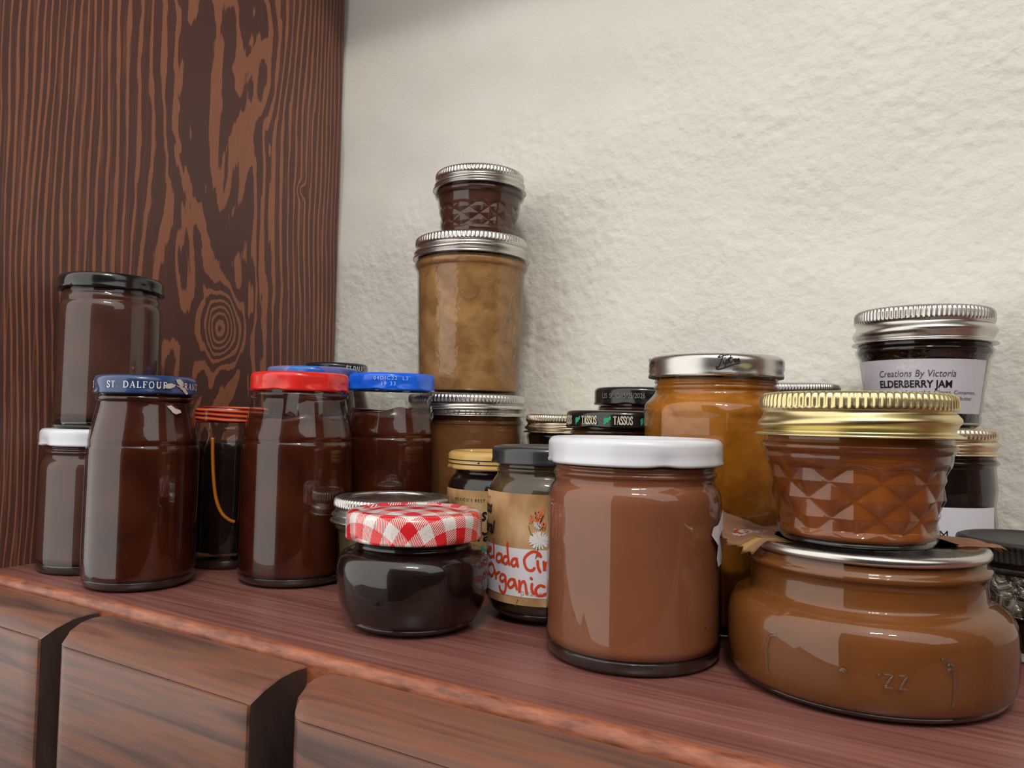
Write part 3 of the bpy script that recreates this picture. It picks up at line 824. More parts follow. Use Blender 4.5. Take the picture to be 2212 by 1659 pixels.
# ---- the three-jar tower
def canning(label, x, y, z, prof, bandR, z0, z1, band, jam, mod=None, jz=(0.04, None), wall=0.012, gmat='glass', knurls=96, disc=None, flange=0.018, base=0.035, rnd=0.012):
    t = jar(label, x, y, z, 'canning_jar')
    out = round_prof(prof, rnd, 2)
    glass_part(t, out, gmat, 192 if mod else 96, mod)
    if mod:
        cm = lambda th, zz, r, i: r - 0.45 * (r - mod(th, zz, r, -1)) if jz[0] + 0.02 < zz < jz[1] - 0.01 and r > 0.1 else r
    else: cm = None
    contents_part(t, inset(out, wall, jz[0], jz[1]), jam, 192 if mod else 96, cm)
    if base: base_part(t, out, base)
    screw_band(t, bandR, z0, z1, band, flange, knurls, disc_mat=disc)
    return t, out
def straightz(pts, n):
    """more rings on the moulded wall so the relief has vertices"""
    return pts
def dense(prof, za, zb, n):
    f = rfun(prof)
    return [p for p in prof if p[1] < za] + [(f(za + (zb - za) * k / n), za + (zb - za) * k / n) for k in range(n + 1)] + [p for p in prof if p[1] > zb]

tx, ty = -3.326, 4.770
t, out = canning('wide-mouth jar of rusty puree with silver band, bottom of the three-jar tower', tx, ty, 0.0,
        [(0.36, 0.0), (0.395, 0.02), (0.410, 0.06), (0.415, 0.20), (0.420, 0.90), (0.420, 0.935), (0.428, 0.945), (0.428, 0.965), (0.415, 0.975), (0.41, 1.0), (0.41, 1.1)], 0.440, 1.0, 1.158, 'silver', 'rust', None, (0.05, 1.0), disc='silver')
bm = bmesh.new()
rr = random.Random(3)
for k in range(9):
    a = -0.3 + 0.085 * k + rr.uniform(-0.03, 0.03)
    ribbon(bm, [(a, 1.012 + rr.uniform(0, .004)), (a + rr.uniform(0.01, 0.03), 1.026 + rr.uniform(0, 0.01))], 0.010, lambda X, Y: on_cyl(0.436, X, Y, 0.012))
link('dirt_marks', bm, MAT['end'], t, False)

mid = [(0.335, 0.0), (0.365, 0.015), (0.376, 0.04), (0.384, 0.12), (0.395, 0.50), (0.404, 0.86), (0.409, 0.905), (0.420, 0.915), (0.428, 0.93), (0.428, 0.955), (0.415, 0.965), (0.41, 0.985), (0.41, 1.08)]
tm, outm = canning('tall jar of tan fruit puree with silver band, middle of the three-jar tower', -3.318, 4.774, 1.159, [(r, z * 1.026) for r, z in mid], 0.426, 1.008, 1.165, 'silver', 'tan', None, (0.025, 1.00), gmat='glassbump', disc='silver', knurls=88, base=0)
fR = rfun(outm); bm = bmesh.new()
def emb(bm, fR, pts, rad=0.0045, cl=False):
    tube_bm(bm, [on_cyl(fR, a, z, 0.001) for a, z in catmull(pts, 5)], rad * U, 6)
emb(bm, fR, [(-0.16, 0.72), (-0.10, 0.685), (-0.02, 0.675), (0.06, 0.69), (0.12, 0.725)], 0.006)
emb(bm, fR, [(-0.20, 0.735), (-0.14, 0.725)]); emb(bm, fR, [(0.10, 0.745), (0.16, 0.735)])
for z in (0.53, 0.47, 0.42, 0.39, 0.35, 0.30):
    emb(bm, fR, [(-0.10 + rr.uniform(0, 0.06), z), (-0.02, z + 0.008), (0.06 + rr.uniform(0, .05), z - 0.004)], 0.0032)
for k in range(16):
    a = 0.55 + rr.uniform(0, 0.62); z = rr.uniform(0.12, 0.82)
    emb(bm, fR, [(a, z), (a + rr.uniform(-0.05, 0.05), z + rr.uniform(0.02, 0.05)), (a + rr.uniform(-0.1, 0.1), z + rr.uniform(0.05, 0.08))], 0.004)
emb(bm, fR, [(0.62, 0.30), (0.75, 0.22), (0.95, 0.14), (1.1, 0.11)], 0.004); emb(bm, fR, [(0.60, 0.36), (0.66, 0.5), (0.80, 0.66), (0.86, 0.74)], 0.004)
o_ = link('embossing', bm, MAT['glass'], tm); o_['label'] = 'raised moulded marks on the glass'

def quilt(nq, z0, z1, rows, amp):
    def f(th, z, r, i):
        if not (z0 < z < z1): return r
        u = th / (2 * PI) * nq; v = (z - z0) / (z1 - z0) * rows
        a = abs(((u + v) % 1) - 0.5) * 2; b = abs(((u - v) % 1) - 0.5) * 2
        e = min(1, (z - z0) / 0.02, (z1 - z) / 0.02)
        return r - amp * e * max(a, b)
    return f
top = dense([(0.262, 0.0), (0.280, 0.012), (0.289, 0.03), (0.316, 0.305), (0.318, 0.315), (0.335, 0.325), (0.340, 0.335), (0.340, 0.352), (0.325, 0.36), (0.325, 0.45)], 0.05, 0.25, 40)
canning('small quilted jar of dark preserve with silver band, top of the three-jar tower', -3.275, 4.800, 2.325, top, 0.338, 0.372, 0.508, 'silver', 'choco', quilt(13, 0.05, 0.25, 2, 0.014), (0.025, 0.37), disc='silver', knurls=80, base=0, rnd=0.004)

# ---- recessed silver band jar, gingham jar
canning('low olive-brown preserve jar with open silver band, behind the gingham-lidded jar', -2.883, 3.418, 0.0,
        [(0.262, 0.0), (0.285, 0.015), (0.293, 0.05), (0.310, 0.35), (0.322, 0.36), (0.330, 0.372), (0.330, 0.388), (0.315, 0.395), (0.315, 0.48)], 0.332, 0.400, 0.535, 'silver', 'olive', None, (0.03, 0.40), disc='bronze', flange=0.016)

t = jar('low round near-black jam jar with red and white gingham lid, front of the shelf', -2.352, 2.952)
out = round_prof([(0.235, 0.0), (0.268, 0.006), (0.292, 0.022), (0.322, 0.060), (0.345, 0.115), (0.358, 0.18), (0.364, 0.245), (0.362, 0.295), (0.352, 0.328), (0.332, 0.350), (0.300, 0.364), (0.278, 0.372), (0.272, 0.384), (0.276, 0.398), (0.288, 0.404), (0.288, 0.415), (0.276, 0.424), (0.275, 0.47)], 0.012, 2)
glass_part(t, out); contents_part(t, inset(out, 0.008, 0.035, 0.40), 'black'); base_part(t, out, 0.033)
q45 = PI / 4 + 0.10
def ging_uv(c):
    r = math.hypot(c.x, c.y); rho = r + max(0.0, 0.545 - c.z)
    if r < 1e-5: return (0, 0)
    x, y = c.x / r * rho, c.y / r * rho
    X = x * math.cos(q45) - y * math.sin(q45); Y = x * math.sin(q45) + y * math.cos(q45)
    return (X / 0.136 + 0.2, Y / 0.136 + 0.2)
def ging_lid():
    R, z0, z1 = 0.325, 0.412, 0.545
    prof = [(R - 0.035, z0 + 0.004), (R - 0.012, z0), (R + 0.002, z0 + 0.004), (R + 0.003, z0 + 0.014)]
    prof += [(R + 0.001, z0 + 0.025 + 0.068 * k / 5) for k in range(6)]
    for k in range(1, 7):
        a = k / 6 * PI / 2
        prof.append((R - 0.036 * (1 - math.cos(a)), z1 - 0.036 + 0.036 * math.sin(a)))
    prof += [(R - 0.05, z1 + 0.001), (R - 0.065, z1 - 0.006), (R - 0.075, z1 - 0.010), (R - 0.12, z1 - 0.006), (R - 0.16, z1 + 0.002), (0.10, z1 + 0.004), (0.001, z1 + 0.004)]
    def mod(th, z, r, i):
        if i < 4:
            for d in (-1.05, 0.62):
                a = (th - d + PI) % (2 * PI) - PI
                r -= 0.012 * math.exp(-(a / 0.16) ** 2)
        return r
    return link('lid', lathe(prof, 240, mod, uvf=ging_uv), MAT['gingham'], t)
ging_lid()

# ---- the two jars with printed tan labels
def script_text(bm, R, th, z, s, size, off): font_bm(bm, s, R, th, z, size, off, shear=0.28, bold=0.0028, align='RIGHT', sx=0.78)
def print_jar(label, x, y, R, lidR, zl0, zl1, lidmat, jam, zlab0, zlab1):
    t = jar(label, x, y)
    k = zl1 / 0.853
    out = round_prof([(0.66 * R, 0.0), (0.80 * R, 0.014), (0.92 * R, 0.045), (0.98 * R, 0.085), (R, 0.13), (R, 0.60 * k), (0.985 * R, 0.64 * k), (0.93 * R, 0.678 * k), (0.86 * R, 0.705 * k), (0.845 * R, 0.722 * k), (0.87 * R, 0.732 * k), (0.87 * R, 0.742 * k), (0.85 * R, 0.75 * k), (0.85 * R, 0.80 * k)], 0.015, 3)
    glass_part(t, out); contents_part(t, inset(out, 0.010, 0.05, 0.76 * k), jam); base_part(t, out, 0.048)
    lid = lug_lid(t, lidR, zl0, zl1, lidmat, (0.7, -1.25), top_step=0.025)
    return t, lid, out
t, lid, out = print_jar('olive-brown preserve jar with charcoal lid and red marker lettering, left of the big white-lidded jar', -1.914, 3.484, 0.302, 0.288, 0.764, 0.853, 'greyblack', 'olive', 0, 0)
fR = rfun(out)
LAB = link('label', sheet(0.302, -1.62, 0.75, 0.105, 0.632, 0.004, 48, 6), MAT['labelprint'], t, False)
bm = sheet(0.302, -1.62, 0.75, 0.145, 0.372, 0.0055, 48, 2); link('white_band', bm, MAT['paper'], LAB, False)
# handwriting: letter shapes as pen strokes
def zx(zx_, zy_):
    px, py = 1000 + zx_ / 4.609, 1000 + zy_ / 4.609
    return (seen(max(-0.995, min(0.995, (px - 1180) / 127.5)), 0.302 / 3.97), 1.0 - (py - 903.2) / 1661 * 3.70)
HAND = [
 [(248, 960), (285, 925), (290, 895), (268, 905), (262, 950), (285, 990), (310, 975)], [(312, 800), (318, 880), (322, 985)],
 [(395, 935), (360, 935), (345, 985), (365, 1015), (395, 985), (395, 935), (402, 1010)], [(450, 945), (420, 955), (412, 1005), (440, 1020), (462, 985)], [(448, 812), (455, 920), (472, 1022)],
 [(545, 955), (510, 960), (492, 1005), (512, 1030), (540, 1005), (542, 965), (556, 1028)],
 [(775, 915), (755, 885), (700, 870), (640, 910), (615, 965), (640, 1040), (690, 1055), (715, 1030)], [(745, 960), (752, 1020), (772, 1062)], [(742, 902), (748, 908)], [(805, 965), (815, 1050), (818, 1000), (840, 970), (870, 975)],
 [(300, 1045), (275, 1080), (272, 1140), (300, 1175), (325, 1130), (320, 1070), (298, 1048)], [(335, 1110), (345, 1190), (350, 1140), (378, 1115)],
 [(430, 1135), (400, 1130), (385, 1175), (405, 1200), (432, 1175), (436, 1140), (442, 1250), (425, 1305), (390, 1290), (382, 1255)],
 [(525, 1160), (485, 1165), (462, 1215), (485, 1245), (520, 1215), (525, 1165), (550, 1250)], [(572, 1165), (575, 1280), (585, 1200), (615, 1165), (632, 1200), (645, 1280)], [(695, 1185), (692, 1230), (712, 1278)], [(683, 1128), (692, 1136)],
 [(815, 1205), (770, 1195), (732, 1240), (750, 1290), (800, 1290), (835, 1270)], [(865, 1205), (850, 1240), (860, 1290), (890, 1270)],
]
bm = bmesh.new()
for s in HAND:
    q = catmull([zx(a, b) for a, b in s], 6)
    q = [(a * 0.302, z) for a, z in q]
    ribbon(bm, q, 0.0125, lambda X, Y: on_cyl(0.302, X / 0.302, Y, 0.0075))
o_ = link('marker_lettering', bm, MAT['marker'], LAB, False); o_['label'] = 'red marker handwriting'
bm = bmesh.new()
script_text(bm, 0.302, -1.115, 0.520, 'pozos', 0.088, 0.0065); script_text(bm, 0.302, -1.02, 0.425, 'natural', 0.088, 0.0065)
link('lettering', bm, MAT['blackink'], LAB, False)
bm = bmesh.new(); font_bm(bm, "MEXICO'S BEST", 0.302, -1.13, 0.590, 0.018, 0.0065, align='RIGHT', space=1.3)
link('small_lettering', bm, MAT['blackink'], LAB, False)
bm = bmesh.new(); font_bm(bm, 'pozosnatural', 0.302, -0.40, 0.155, 0.042, 0.0068, space=1.05)
link('pale_lettering', bm, MAT['peach'], LAB, False)
# butterfly on a white flower, printed on the label
bm = bmesh.new()
P = lambda a, b: zx(a, b)
def blob(bm, cx, cy, rx, ry, rot, off, mi, n=12):
    pts = []
    for k in range(n):
        a = 2 * PI * k / n; x_, y_ = rx * math.cos(a), ry * math.sin(a)
        pts.append(P(cx + x_ * math.cos(rot) - y_ * math.sin(rot), cy + x_ * math.sin(rot) + y_ * math.cos(rot)))
    patch_cyl(bm, 0.302, pts[::-1], off, mi)
patch_cyl(bm, 0.302, [P(*p) for p in ((700, 560), (705, 580), (740, 590), (790, 560), (806, 490), (798, 452), (780, 448), (745, 480))], 0.006, 0)
patch_cyl(bm, 0.302, [P(*p) for p in ((655, 600), (675, 600), (692, 570), (695, 520), (680, 512), (660, 530))], 0.006, 0)
patch_cyl(bm, 0.302, [P(*p) for p in ((770, 600), (780, 660), (800, 665), (822, 640), (820, 590), (795, 580))], 0.006, 0)
patch_cyl(bm, 0.302, [P(*p) for p in ((700, 575), (705, 640), (750, 660), (780, 640), (780, 590), (740, 575))], 0.0058, 2)
rb = random.Random(8)
for k in range(26):
    blob(bm, rb.uniform(712, 800), rb.uniform(470, 575), rb.uniform(3, 7), rb.uniform(3, 6), 0, 0.0066, 1, 8)
for k in range(12): blob(bm, rb.uniform(655, 690), rb.uniform(520, 600), rb.uniform(2, 5), rb.uniform(2, 4), 0, 0.0066, 1, 8)
for k in range(14): blob(bm, rb.uniform(705, 815), rb.uniform(580, 655), rb.uniform(4, 9), rb.uniform(2, 5), rb.uniform(0, 3), 0.0066, 1, 8)
blob(bm, 775, 560, 5, 50, 0.35, 0.0068, 1)
o_ = link('butterfly_print', bm, [MAT['wing'], MAT['blackink'], MAT['residue']], LAB, False); o_['label'] = 'printed orange spotted butterfly'
bm = bmesh.new()
for ring, (rad, ln, n_) in enumerate(((78, 26, 22), (52, 24, 18), (26, 20, 12), (6, 14, 6))):
    for k in range(n_):
        a = 2 * PI * k / n_ + ring * 0.4 + rb.uniform(-0.1, 0.1)
        blob(bm, 755 + rad * math.cos(a), 760 + rad * 0.85 * math.sin(a), ln, 9, a, 0.0072 + 0.0003 * ring, 0 if (k + ring) % 3 else 1, 9)
ribbon(bm, [(a * 0.302, z) for a, z in catmull([P(745, 830), P(742, 870), P(728, 935)], 5)], 0.004, lambda X, Y: on_cyl(0.302, X / 0.302, Y, 0.0066))
for f in bm.faces:
    pass
o_ = link('flower_print', bm, [MAT['petal'], MAT['paper']], LAB, False); o_['label'] = 'printed white flower'
bm = bmesh.new()
ribbon(bm, [(a * 0.302, z) for a, z in catmull([P(745, 825), P(742, 870), P(726, 935)], 5)], 0.0045, lambda X, Y: on_cyl(0.302, X / 0.302, Y, 0.0074))
link('stem_print', bm, MAT['leafp'], LAB, False); bm = bmesh.new()
ribbon(bm, [(a * 0.302, z) for a, z in catmull([P(650, 620), P(672, 690), P(690, 720)], 5)], 0.003, lambda X, Y: on_cyl(0.302, X / 0.302, Y, 0.0066))
link('stem_print', bm, MAT['leafp'], LAB, False); bm = bmesh.new()
ribbon(bm, [(a * 0.302, z) for a, z in [P(560, 1355), P(548, 1385), P(535, 1420)]], 0.003, lambda X, Y: on_cyl(0.302, X / 0.302, Y, 0.0066))
link('straw_print', bm, MAT['leafp'], LAB, False)

t, lid, out = print_jar('near-black preserve jar with ochre black-striped lid and tan label, behind the charcoal-lidded jar', -2.532, 3.985, 0.308, 0.308, 0.684, 0.790, 'ochre', 'black', 0, 0)
bm = bmesh.new()
for z in (0.718, 0.741):
    n = 90
    ribbon_flat(bm, [(-2.4 + 4.8 * k / n, z) for k in range(n + 1)], 0.006, lambda X, Y: on_cyl(0.308, X, Y, 0.002))
patch_cyl(bm, 0.308, [(-0.42, 0.7295), (-0.37, 0.736), (-0.37, 0.723)], 0.002)
link('stripes', bm, MAT['blackink'], lid, False)
LAB = link('label', sheet(0.308, -1.45, 1.3, 0.10, 0.572, 0.004, 48, 6), MAT['labelprint'], t, False)
link('white_band', sheet(0.308, -1.45, 1.3, 0.14, 0.24, 0.0055, 48, 2), MAT['paper'], LAB, False)
bm = bmesh.new()
font_bm(bm, "MEXICO'S BEST", 0.308, -0.235, 0.508, 0.024, 0.006, align='RIGHT', space=1.35)
link('small_lettering', bm, MAT['blackink'], LAB, False); bm = bmesh.new()
script_text(bm, 0.308, -0.22, 0.405, 'pozos', 0.105, 0.006); script_text(bm, 0.308, -0.1, 0.29, 'natural', 0.105, 0.006)
blob2 = [(-0.55 + 0.03 * k, 0.245 + 0.012 * math.sin(k * 2.2)) for k in range(12)]
link('lettering', bm, MAT['blackink'], LAB, False)
bm = bmesh.new(); ribbon(bm, [(a * 0.308, z) for a, z in catmull(blob2, 4)], 0.016, lambda X, Y: on_cyl(0.308, X / 0.308, Y, 0.0065)); link('green_print', bm, MAT['tealink'], LAB, False)

# ---- dark group right of the tower
canning('near-black jam jar with tarnished bronze band, right of the three-jar tower by the wall', -2.572, 4.962, 0.0,
        [(0.25, 0.0), (0.275, 0.015), (0.29, 0.05), (0.295, 0.55), (0.29, 0.68), (0.285, 0.78), (0.285, 0.81), (0.290, 0.84), (0.295, 0.86), (0.295, 0.875), (0.285, 0.885), (0.285, 0.95)], 0.300, 0.893, 1.024, 'bronze', 'black', None, (0.04, 0.89), disc='bronze', flange=0.016)

def leaf(bm, R, th, z, s, off):
    L = lambda pts: [(th + a * s / R, z + b * s) for a, b in pts]
    patch_cyl(bm, R, L([(-0.05, 0.0), (-0.5, -0.05), (-0.55, 0.3), (-0.25, 0.65), (0.05, 0.55), (0.12, 0.2)]), off)
    patch_cyl(bm, R, L([(0.0, 0.1), (0.05, 0.5), (0.35, 0.62), (0.45, 0.3), (0.35, -0.1), (0.2, -0.35), (0.05, -0.15)]), off)
    ribbon_flat(bm, L([(-0.45, -0.45), (-0.1, -0.05), (0.15, 0.3)]), 0.02, lambda X, Y: on_cyl(R, X, Y, off))
    ribbon_flat(bm, [(th + a * s / R, z + b * s) for a, b in ((0.3, 0.3), (0.75, 0.6))], 0.02, lambda X, Y: on_cyl(R, X, Y, off))
t, lid, out = plain_jar('dark jar with black lid printed with green leaves, left of the tall orange marmalade jar', -1.818, 4.224, 0.322, 0.336, 0.945, 1.046, 'blackp', 'choco', (-0.55, 1.1))
bm = bmesh.new(); bg_ = bmesh.new()
for k in range(-3, 3):
    th = 0.04 + 0.60 * k
    serif_bm(bm, 'TASSOS', 0.336, th - 0.20, 0.968, 0.046, 0.003, 0.50, 0.045, 0.8)
    leaf(bg_, 0.336, th + 0.285, 0.986, 0.032, 0.003)
link('lettering', bm, MAT['cream'], lid, False); link('leaf_print', bg_, MAT['green'], lid, False)
t, lid, out = plain_jar('jar with glossy black lid stamped C-15/05/2026, behind the leaf-printed black-lidded jar', -1.962, 4.838, 0.286, 0.306, 1.091, 1.208, 'blackp', 'choco', (-0.3,))
bm = bmesh.new(); font_bm(bm, 'L35  SP  C-15/05/2026', 0.306, -0.92, 1.134, 0.046, 0.003, space=1.0, sx=0.74); link('lettering', bm, MAT['dimink'], lid, False)

# ---- tall faceted marmalade jar
t = jar('tall faceted orange marmalade jar with silver script-lettered lid, behind the big white-lidded jar', -1.173, 3.900)
def octo(th, z, r, i):
    if z > 1.075: return r
    w = min(1.0, (1.075 - z) / 0.06)
    a = ((th + 0.82 - 0.06) % (2 * PI / 7)) - PI / 7
    return r * (1 - w * 0.55 * (1 - math.cos(PI / 7) / max(math.cos(a), 0.01)) * 1.0) * (1 - 0.02 * w) if False else r * (1 - w + w * (0.985 * (0.45 + 0.55 * math.cos(PI / 7) / math.cos(a)) / (0.45 + 0.55)))
out = round_prof([(0.335, 0.0), (0.360, 0.015), (0.374, 0.05), (0.376, 0.12), (0.376, 1.005), (0.372, 1.045), (0.352, 1.085), (0.322, 1.115), (0.305, 1.135), (0.303, 1.150), (0.312, 1.158), (0.312, 1.170), (0.303, 1.178), (0.303, 1.188), (0.310, 1.194), (0.303, 1.202), (0.303, 1.25)], 0.012, 2)
out = dense(out, 0.9, 1.1, 24)
glass_part(t, out, 'glass', 168, octo)
contents_part(t, inset(out, 0.010, 0.05, 1.205), 'orange', 168, lambda th, z, r, i: octo(th, z, r, i) if r > 0.1 else r)
base_part(t, [(r * 0.93, z) for r, z in out], 0.048)
lid = lug_lid(t, 0.3365, 1.212, 1.322, 'silver', (0.42, -1.2, 1.5), top_step=0.035)
bm = bmesh.new()
def script(th0, z0, s):
    S = [[(0.00, 0.22), (0.08, 0.12), (0.18, 0.30), (0.30, 0.80), (0.34, 1.0), (0.22, 0.98), (0.10, 0.86), (0.30, 0.92), (0.62, 1.02)],
         [(0.34, 0.62), (0.38, 0.40), (0.46, 0.50)], [(0.42, 0.80), (0.44, 0.84)],
         [(0.46, 0.52), (0.50, 0.66), (0.42, 0.10)], [(0.49, 0.60), (0.58, 0.68), (0.58, 0.48), (0.48, 0.42)],
         [(0.70, 1.0), (0.64, 0.62), (0.68, 0.46), (0.76, 0.56)], [(0.58, 0.80), (0.78, 0.84)],
         [(0.76, 0.56), (0.80, 0.72), (0.86, 0.68)], [(0.86, 0.58), (0.95, 0.66), (0.92, 0.76), (0.87, 0.64), (0.92, 0.52), (1.0, 0.60)], [(1.0, 0.60), (1.09, 0.68), (1.06, 0.78), (1.01, 0.66), (1.06, 0.54), (1.14, 0.64)],
         [(0.0, 0.06), (0.14, 0.0), (0.40, 0.10), (0.75, 0.30), (1.12, 0.46)]]
    for st in S:
        q = catmull([(th0 * 0.3365 + a * s * 1.5, z0 + b * s) for a, b in st], 5)
        ribbon_flat(bm, q, s * 0.068, lambda X, Y: on_cyl(0.3365, X / 0.3365, Y, 0.003))
script(-1.42, 1.243, 0.066)
link('lettering', bm, MAT['blackink'], lid, False); bm = bmesh.new()
script(0.00, 1.243, 0.066)
font_bm(bm, '1885', 0.3365, 0.225, 1.237, 0.016, 0.003)
link('lettering', bm, MAT['blackink'], lid, False)

# ---- silver band jar mostly hidden by the wall
canning('mostly hidden jar with grey silver band, by the wall behind the gold-banded jar', -1.000, 5.000, 0.0,
        [(0.2, 0.0), (0.22, 0.015), (0.23, 0.05), (0.24, 1.0), (0.25, 1.02), (0.25, 1.1), (0.24, 1.18)], 0.262, 1.118, 1.238, 'silverdark', 'choco', None, (0.04, 1.0), flange=0.014, disc='silverdark')

# ---- bowl-shaped jar, its paper and the quilted jar on top
BX, BY = -0.410, 3.350
t = jar('wide low bowl-shaped jar of caramel-brown puree with flat silver lid, front right', BX, BY)
bowl_out = round_prof([(0.455, 0.0), (0.482, 0.010), (0.500, 0.035), (0.514, 0.075), (0.519, 0.125), (0.521, 0.180), (0.521, 0.240), (0.514, 0.283), (0.494, 0.315), (0.458, 0.336), (0.428, 0.350), (0.423, 0.425), (0.429, 0.443), (0.441, 0.453), (0.443, 0.468), (0.431, 0.480), (0.427, 0.492), (0.427, 0.522)], 0.02, 3)
glass_part(t, bowl_out); contents_part(t, inset(bowl_out, 0.007, 0.028, 0.50), 'caramel'); base_part(t, bowl_out, 0.024)
link('lid_disc', lathe([(0.40, 0.511), (0.430, 0.509), (0.436, 0.517), (0.437, 0.529), (0.431, 0.540), (0.418, 0.544), (0.398, 0.542), (0.385, 0.536), (0.001, 0.536)], 128), MAT['silver'], t)
fR = rfun(bowl_out); bm = bmesh.new()
emb(bm, fR, [(-0.66, 0.085), (-0.665, 0.13), (-0.66, 0.19), (-0.63, 0.225), (-0.58, 0.235)], 0.007)
o_ = link('embossed_bar', bm, MAT['glass'], t)
bm = bmesh.new()
emb(bm, fR, [(0.46, 0.235), (0.52, 0.225), (0.545, 0.19), (0.55, 0.13), (0.545, 0.08)], 0.007)
for z in (0.215, 0.200): emb(bm, fR, [(0.50, z), (0.52, z + 0.004), (0.54, z)], 0.007)
o_ = link('embossed_bar', bm, MAT['glass'], t)
bm = bmesh.new(); emb(bm, fR, [(-0.135, 0.165), (-0.12, 0.172), (-0.105, 0.165)], 0.010)
link('embossed_dot', bm, MAT['glass'], t)
bm = bmesh.new()
emb(bm, fR, [(0.085, 0.177), (0.092, 0.165)], 0.006)
for a0 in (0.14, 0.225):
    emb(bm, fR, [(a0 - 0.02, 0.175), (a0 + 0.03, 0.175)], 0.005)
    emb(bm, fR, [(a0 + 0.03, 0.175), (a0 - 0.02, 0.132)], 0.005)
    emb(bm, fR, [(a0 - 0.02, 0.132), (a0 + 0.03, 0.132)], 0.005)
o_ = link('embossed_mark', bm, MAT['glass'], t); o_['label'] = 'raised moulded characters on the glass'

def paper_bm():
    bm = bmesh.new(); uvl = bm.loops.layers.uv.new('UVMap')
    # outline in world units around the bowl axis; x to the right along the view, y away
    nx, ny = 46, 18
    g = []
    rp = random.Random(5)
    jl = [rp.uniform(-1, 1) for _ in range(200)]
    for j in range(ny + 1):
        row = []
        for i in range(nx + 1):
            a, b = i / nx, j / ny
            x = -0.585 + 1.10 * a
            half = 0.19 + 0.05 * math.sin(a * 5.0) - 0.08 * max(0, a - 0.90) / 0.10
            y = (b - 0.5) * 2 * half + 0.02 + 0.05 * math.sin(a * 3 + 1)
            x += 0.11 * (1 - b) * max(0.0, 1 - a / 0.3)
            if j in (0, ny): y += 0.012 * jl[i % 200]
            if i in (0, nx): x += 0.015 * jl[(j + 60) % 200]
            r = math.hypot(x, y)
            z = 0.5475
            if r > 0.438:
                d = r - 0.438
                if x < 0:
                    z += (-0.12 + 0.17 * b) * min(1.3, d / 0.10) + 0.010 * math.sin(9 * b) * min(1, d / 0.05)
                    if a < 0.06: z += 0.03 * b * (0.06 - a) / 0.06
                else:
                    z += 0.12 * d - 5.0 * d * d + 0.008 * math.sin(7 * b) * min(1, d / 0.05)
            elif r > 0.34:
                z += 0.003 * math.sin(7 * x + 9 * y) ** 2
            row.append((bm.verts.new(Vector((x, y, z)) * U), (a, b)))
        g.append(row)
    for j in range(ny):
        for i in range(nx):
            q = (g[j][i], g[j][i + 1], g[j + 1][i + 1], g[j + 1][i])
            f = bm.faces.new([v for v, _ in q])
            for l, (_, uv) in zip(f.loops, q): l[uvl].uv = uv
    r = bmesh.ops.solidify(bm, geom=list(bm.faces), thickness=0.0015 * U)
    return bm
pp = link('paper_scrap', paper_bm(), MAT['scrap'])
pp.location = Vector((BX, BY, 0)) * U; pp.rotation_euler = (0, 0, 0.50)
pp['label'] = 'torn tan paper label lying on the bowl-shaped jar, edges sticking out under the gold-banded jar'; pp['category'] = 'paper'

gz, gk = 0.5495, 0.958
gold = dense([(0.250, 0.0), (0.278, 0.010), (0.293, 0.030), (0.299, 0.06), (0.345, 0.345), (0.346, 0.360), (0.354, 0.368), (0.362, 0.380), (0.362, 0.392), (0.350, 0.402), (0.347, 0.415), (0.347, 0.53)], 0.05, 0.32, 54)
gold = [(r * gk, z * 0.943) for r, z in gold]
canning('quilted amber preserve jar with gold band, on top of the bowl-shaped jar', -0.422, 3.215, gz, gold, 0.3655 * gk, 0.425 * 0.943, 0.598 * 0.943, 'gold', 'amber', quilt(11, 0.05 * gk, 0.32 * gk, 2, 0.020), (0.030, 0.41), disc='gold', knurls=84, base=0.022, flange=0.020, rnd=0.003)

# ---- elderberry jar on its dark gold-banded jar
t, out = canning('tall dark jar with pale gold band and white label, under the elderberry jam jar', -0.255, 4.765, 0.0,
        [(0.27, 0.0), (0.295, 0.015), (0.308, 0.05), (0.311, 0.20), (0.316, 0.50), (0.308, 0.58), (0.318, 0.66), (0.310, 0.78), (0.314, 0.79), (0.325, 0.80), (0.325, 0.815), (0.31, 0.825), (0.31, 0.9)], 0.322, 0.846, 0.985, 'palegold', 'black', None, (0.05, 0.845), disc='palegold', flange=0.018, knurls=80)
fR = 0.3175
LAB = link('label', sheet(0.3175, -1.0, 1.12, 0.24, 0.588, 0.003, 40, 4), MAT['paper'], t, False)
bm = bmesh.new()
font_bm(bm, 'ELDERBERRY JAM', 0.3175, 0.265, 0.432, 0.058, 0.005, align='RIGHT', space=1.0)
font_bm(bm, 'Organic elderberries', 0.3175, 0.18, 0.388, 0.042, 0.005)
link('lettering', bm, MAT['blackink'], LAB, False)

ez = 0.986
eld = dense([(0.238, 0.0), (0.262, 0.012), (0.273, 0.03), (0.318, 0.36), (0.330, 0.385), (0.338, 0.40), (0.340, 0.415), (0.326, 0.43), (0.325, 0.44), (0.325, 0.57)], 0.05, 0.34, 30)
te, oute = canning('small jar labelled ELDERBERRY JAM with silver band, stacked high at the right', -0.285, 4.752, ez, eld, 0.345, 0.448, 0.634, 'silver', 'black', quilt(12, 0.05, 0.30, 2, 0.008), (0.03, 0.45), disc='silver', knurls=90, base=0.02, flange=0.012, rnd=0.004)
fR = rfun(eld)
LAB = link('label', sheet(lambda z: fR(z) + 0.0005, -1.32, 1.12, 0.075, 0.352, 0.004, 48, 8), MAT['paper'], te, False)
bm = bmesh.new()
font_bm(bm, 'Creations By Victoria', fR, -0.72, 0.262, 0.050, 0.0065, shear=0.22, sx=0.83, space=1.02)
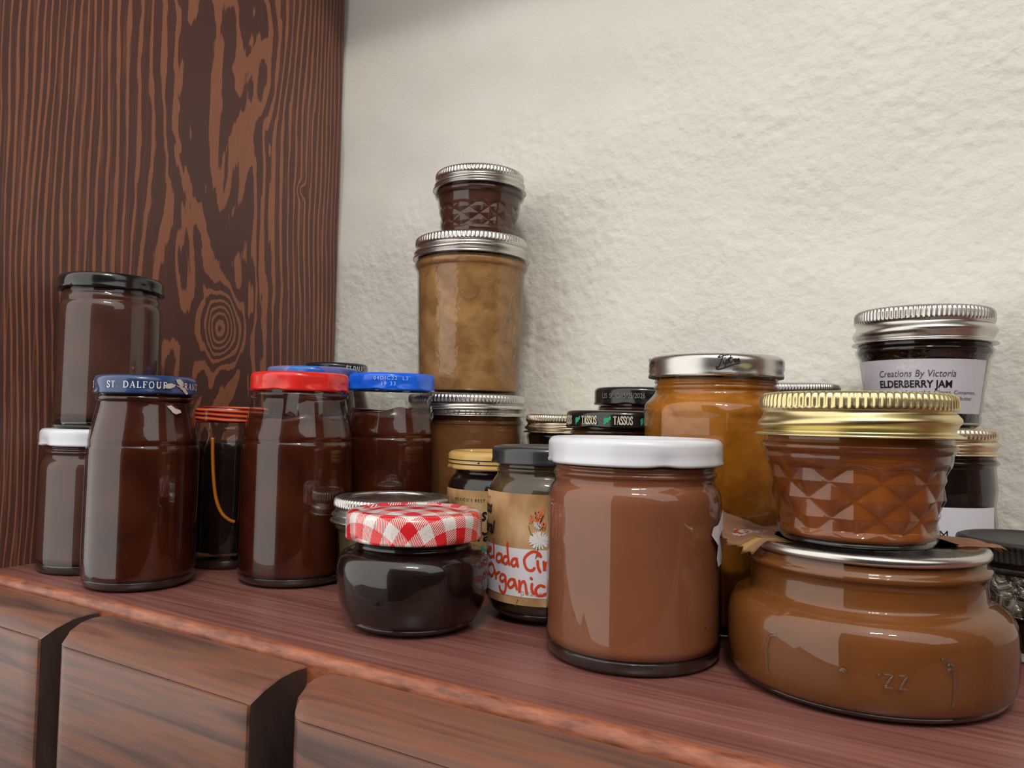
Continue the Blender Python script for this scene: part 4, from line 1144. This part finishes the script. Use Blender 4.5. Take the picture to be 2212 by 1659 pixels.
link('script_lettering', bm, MAT['greyink'], LAB, False); bm = bmesh.new()
font_bm(bm, 'ELDERBERRY JAM', fR, -0.72, 0.207, 0.052, 0.0065, bold=0.0012, sx=0.87)
link('lettering', bm, MAT['blackink'], LAB, False); bm = bmesh.new()
font_bm(bm, 'Elderberries, water, Astragalus, Cloves, Cinnamon,', fR, 0.90, 0.174, 0.028, 0.0065, align='RIGHT')
font_bm(bm, 'a dab of butter', fR, 0.84, 0.144, 0.028, 0.0065, align='RIGHT')
link('small_lettering', bm, MAT['greyink'], LAB, False)
link('clear_tape', sheet(lambda z: fR(z), -1.5, 1.35, 0.03, 0.385, 0.012, 40, 10, 0.02), MAT['film'], te, True)

# ---- black ridged-lid jar at the right edge
bxx, byy = 0.185, 4.215
t = jar('dark jar with matt black ridged lid and crumpled silvery collar, at the right edge', bxx, byy)
out = round_prof([(0.25, 0.0), (0.28, 0.015), (0.292, 0.05), (0.292, 0.24), (0.285, 0.30), (0.27, 0.345), (0.265, 0.36), (0.265, 0.44)], 0.015, 3)
glass_part(t, out); contents_part(t, inset(out, 0.008, 0.04, 0.34), 'black')
def cr(th, z, r, i): return r + 0.010 * mnoise.noise(Vector((math.sin(th) * 6, math.cos(th) * 6, z * 22)))
cp = [(0.297, 0.19 + 0.01 * k) for k in range(10)] + [(0.292, 0.30), (0.286, 0.32), (0.278, 0.345), (0.276, 0.36)]
o_ = link('wrap_collar', lathe(cp, 160, cr), MAT['crumple'], t); o_['label'] = 'crumpled dark silvery wrap around the neck'
kn = 84
def rk(th, z, r, i):
    return r - 0.007 * (0.5 + 0.5 * math.cos(th * kn)) if (0.415 < z < 0.478 and r > 0.28) else r
link('lid', lathe([(0.27, 0.392), (0.285, 0.388), (0.288, 0.40), (0.288, 0.408), (0.300, 0.414), (0.302, 0.42), (0.302, 0.445), (0.302, 0.474), (0.304, 0.482), (0.300, 0.494), (0.285, 0.500), (0.262, 0.500), (0.258, 0.494), (0.25, 0.491), (0.001, 0.491)], kn * 6, rk), MAT['blackmatt'], t)
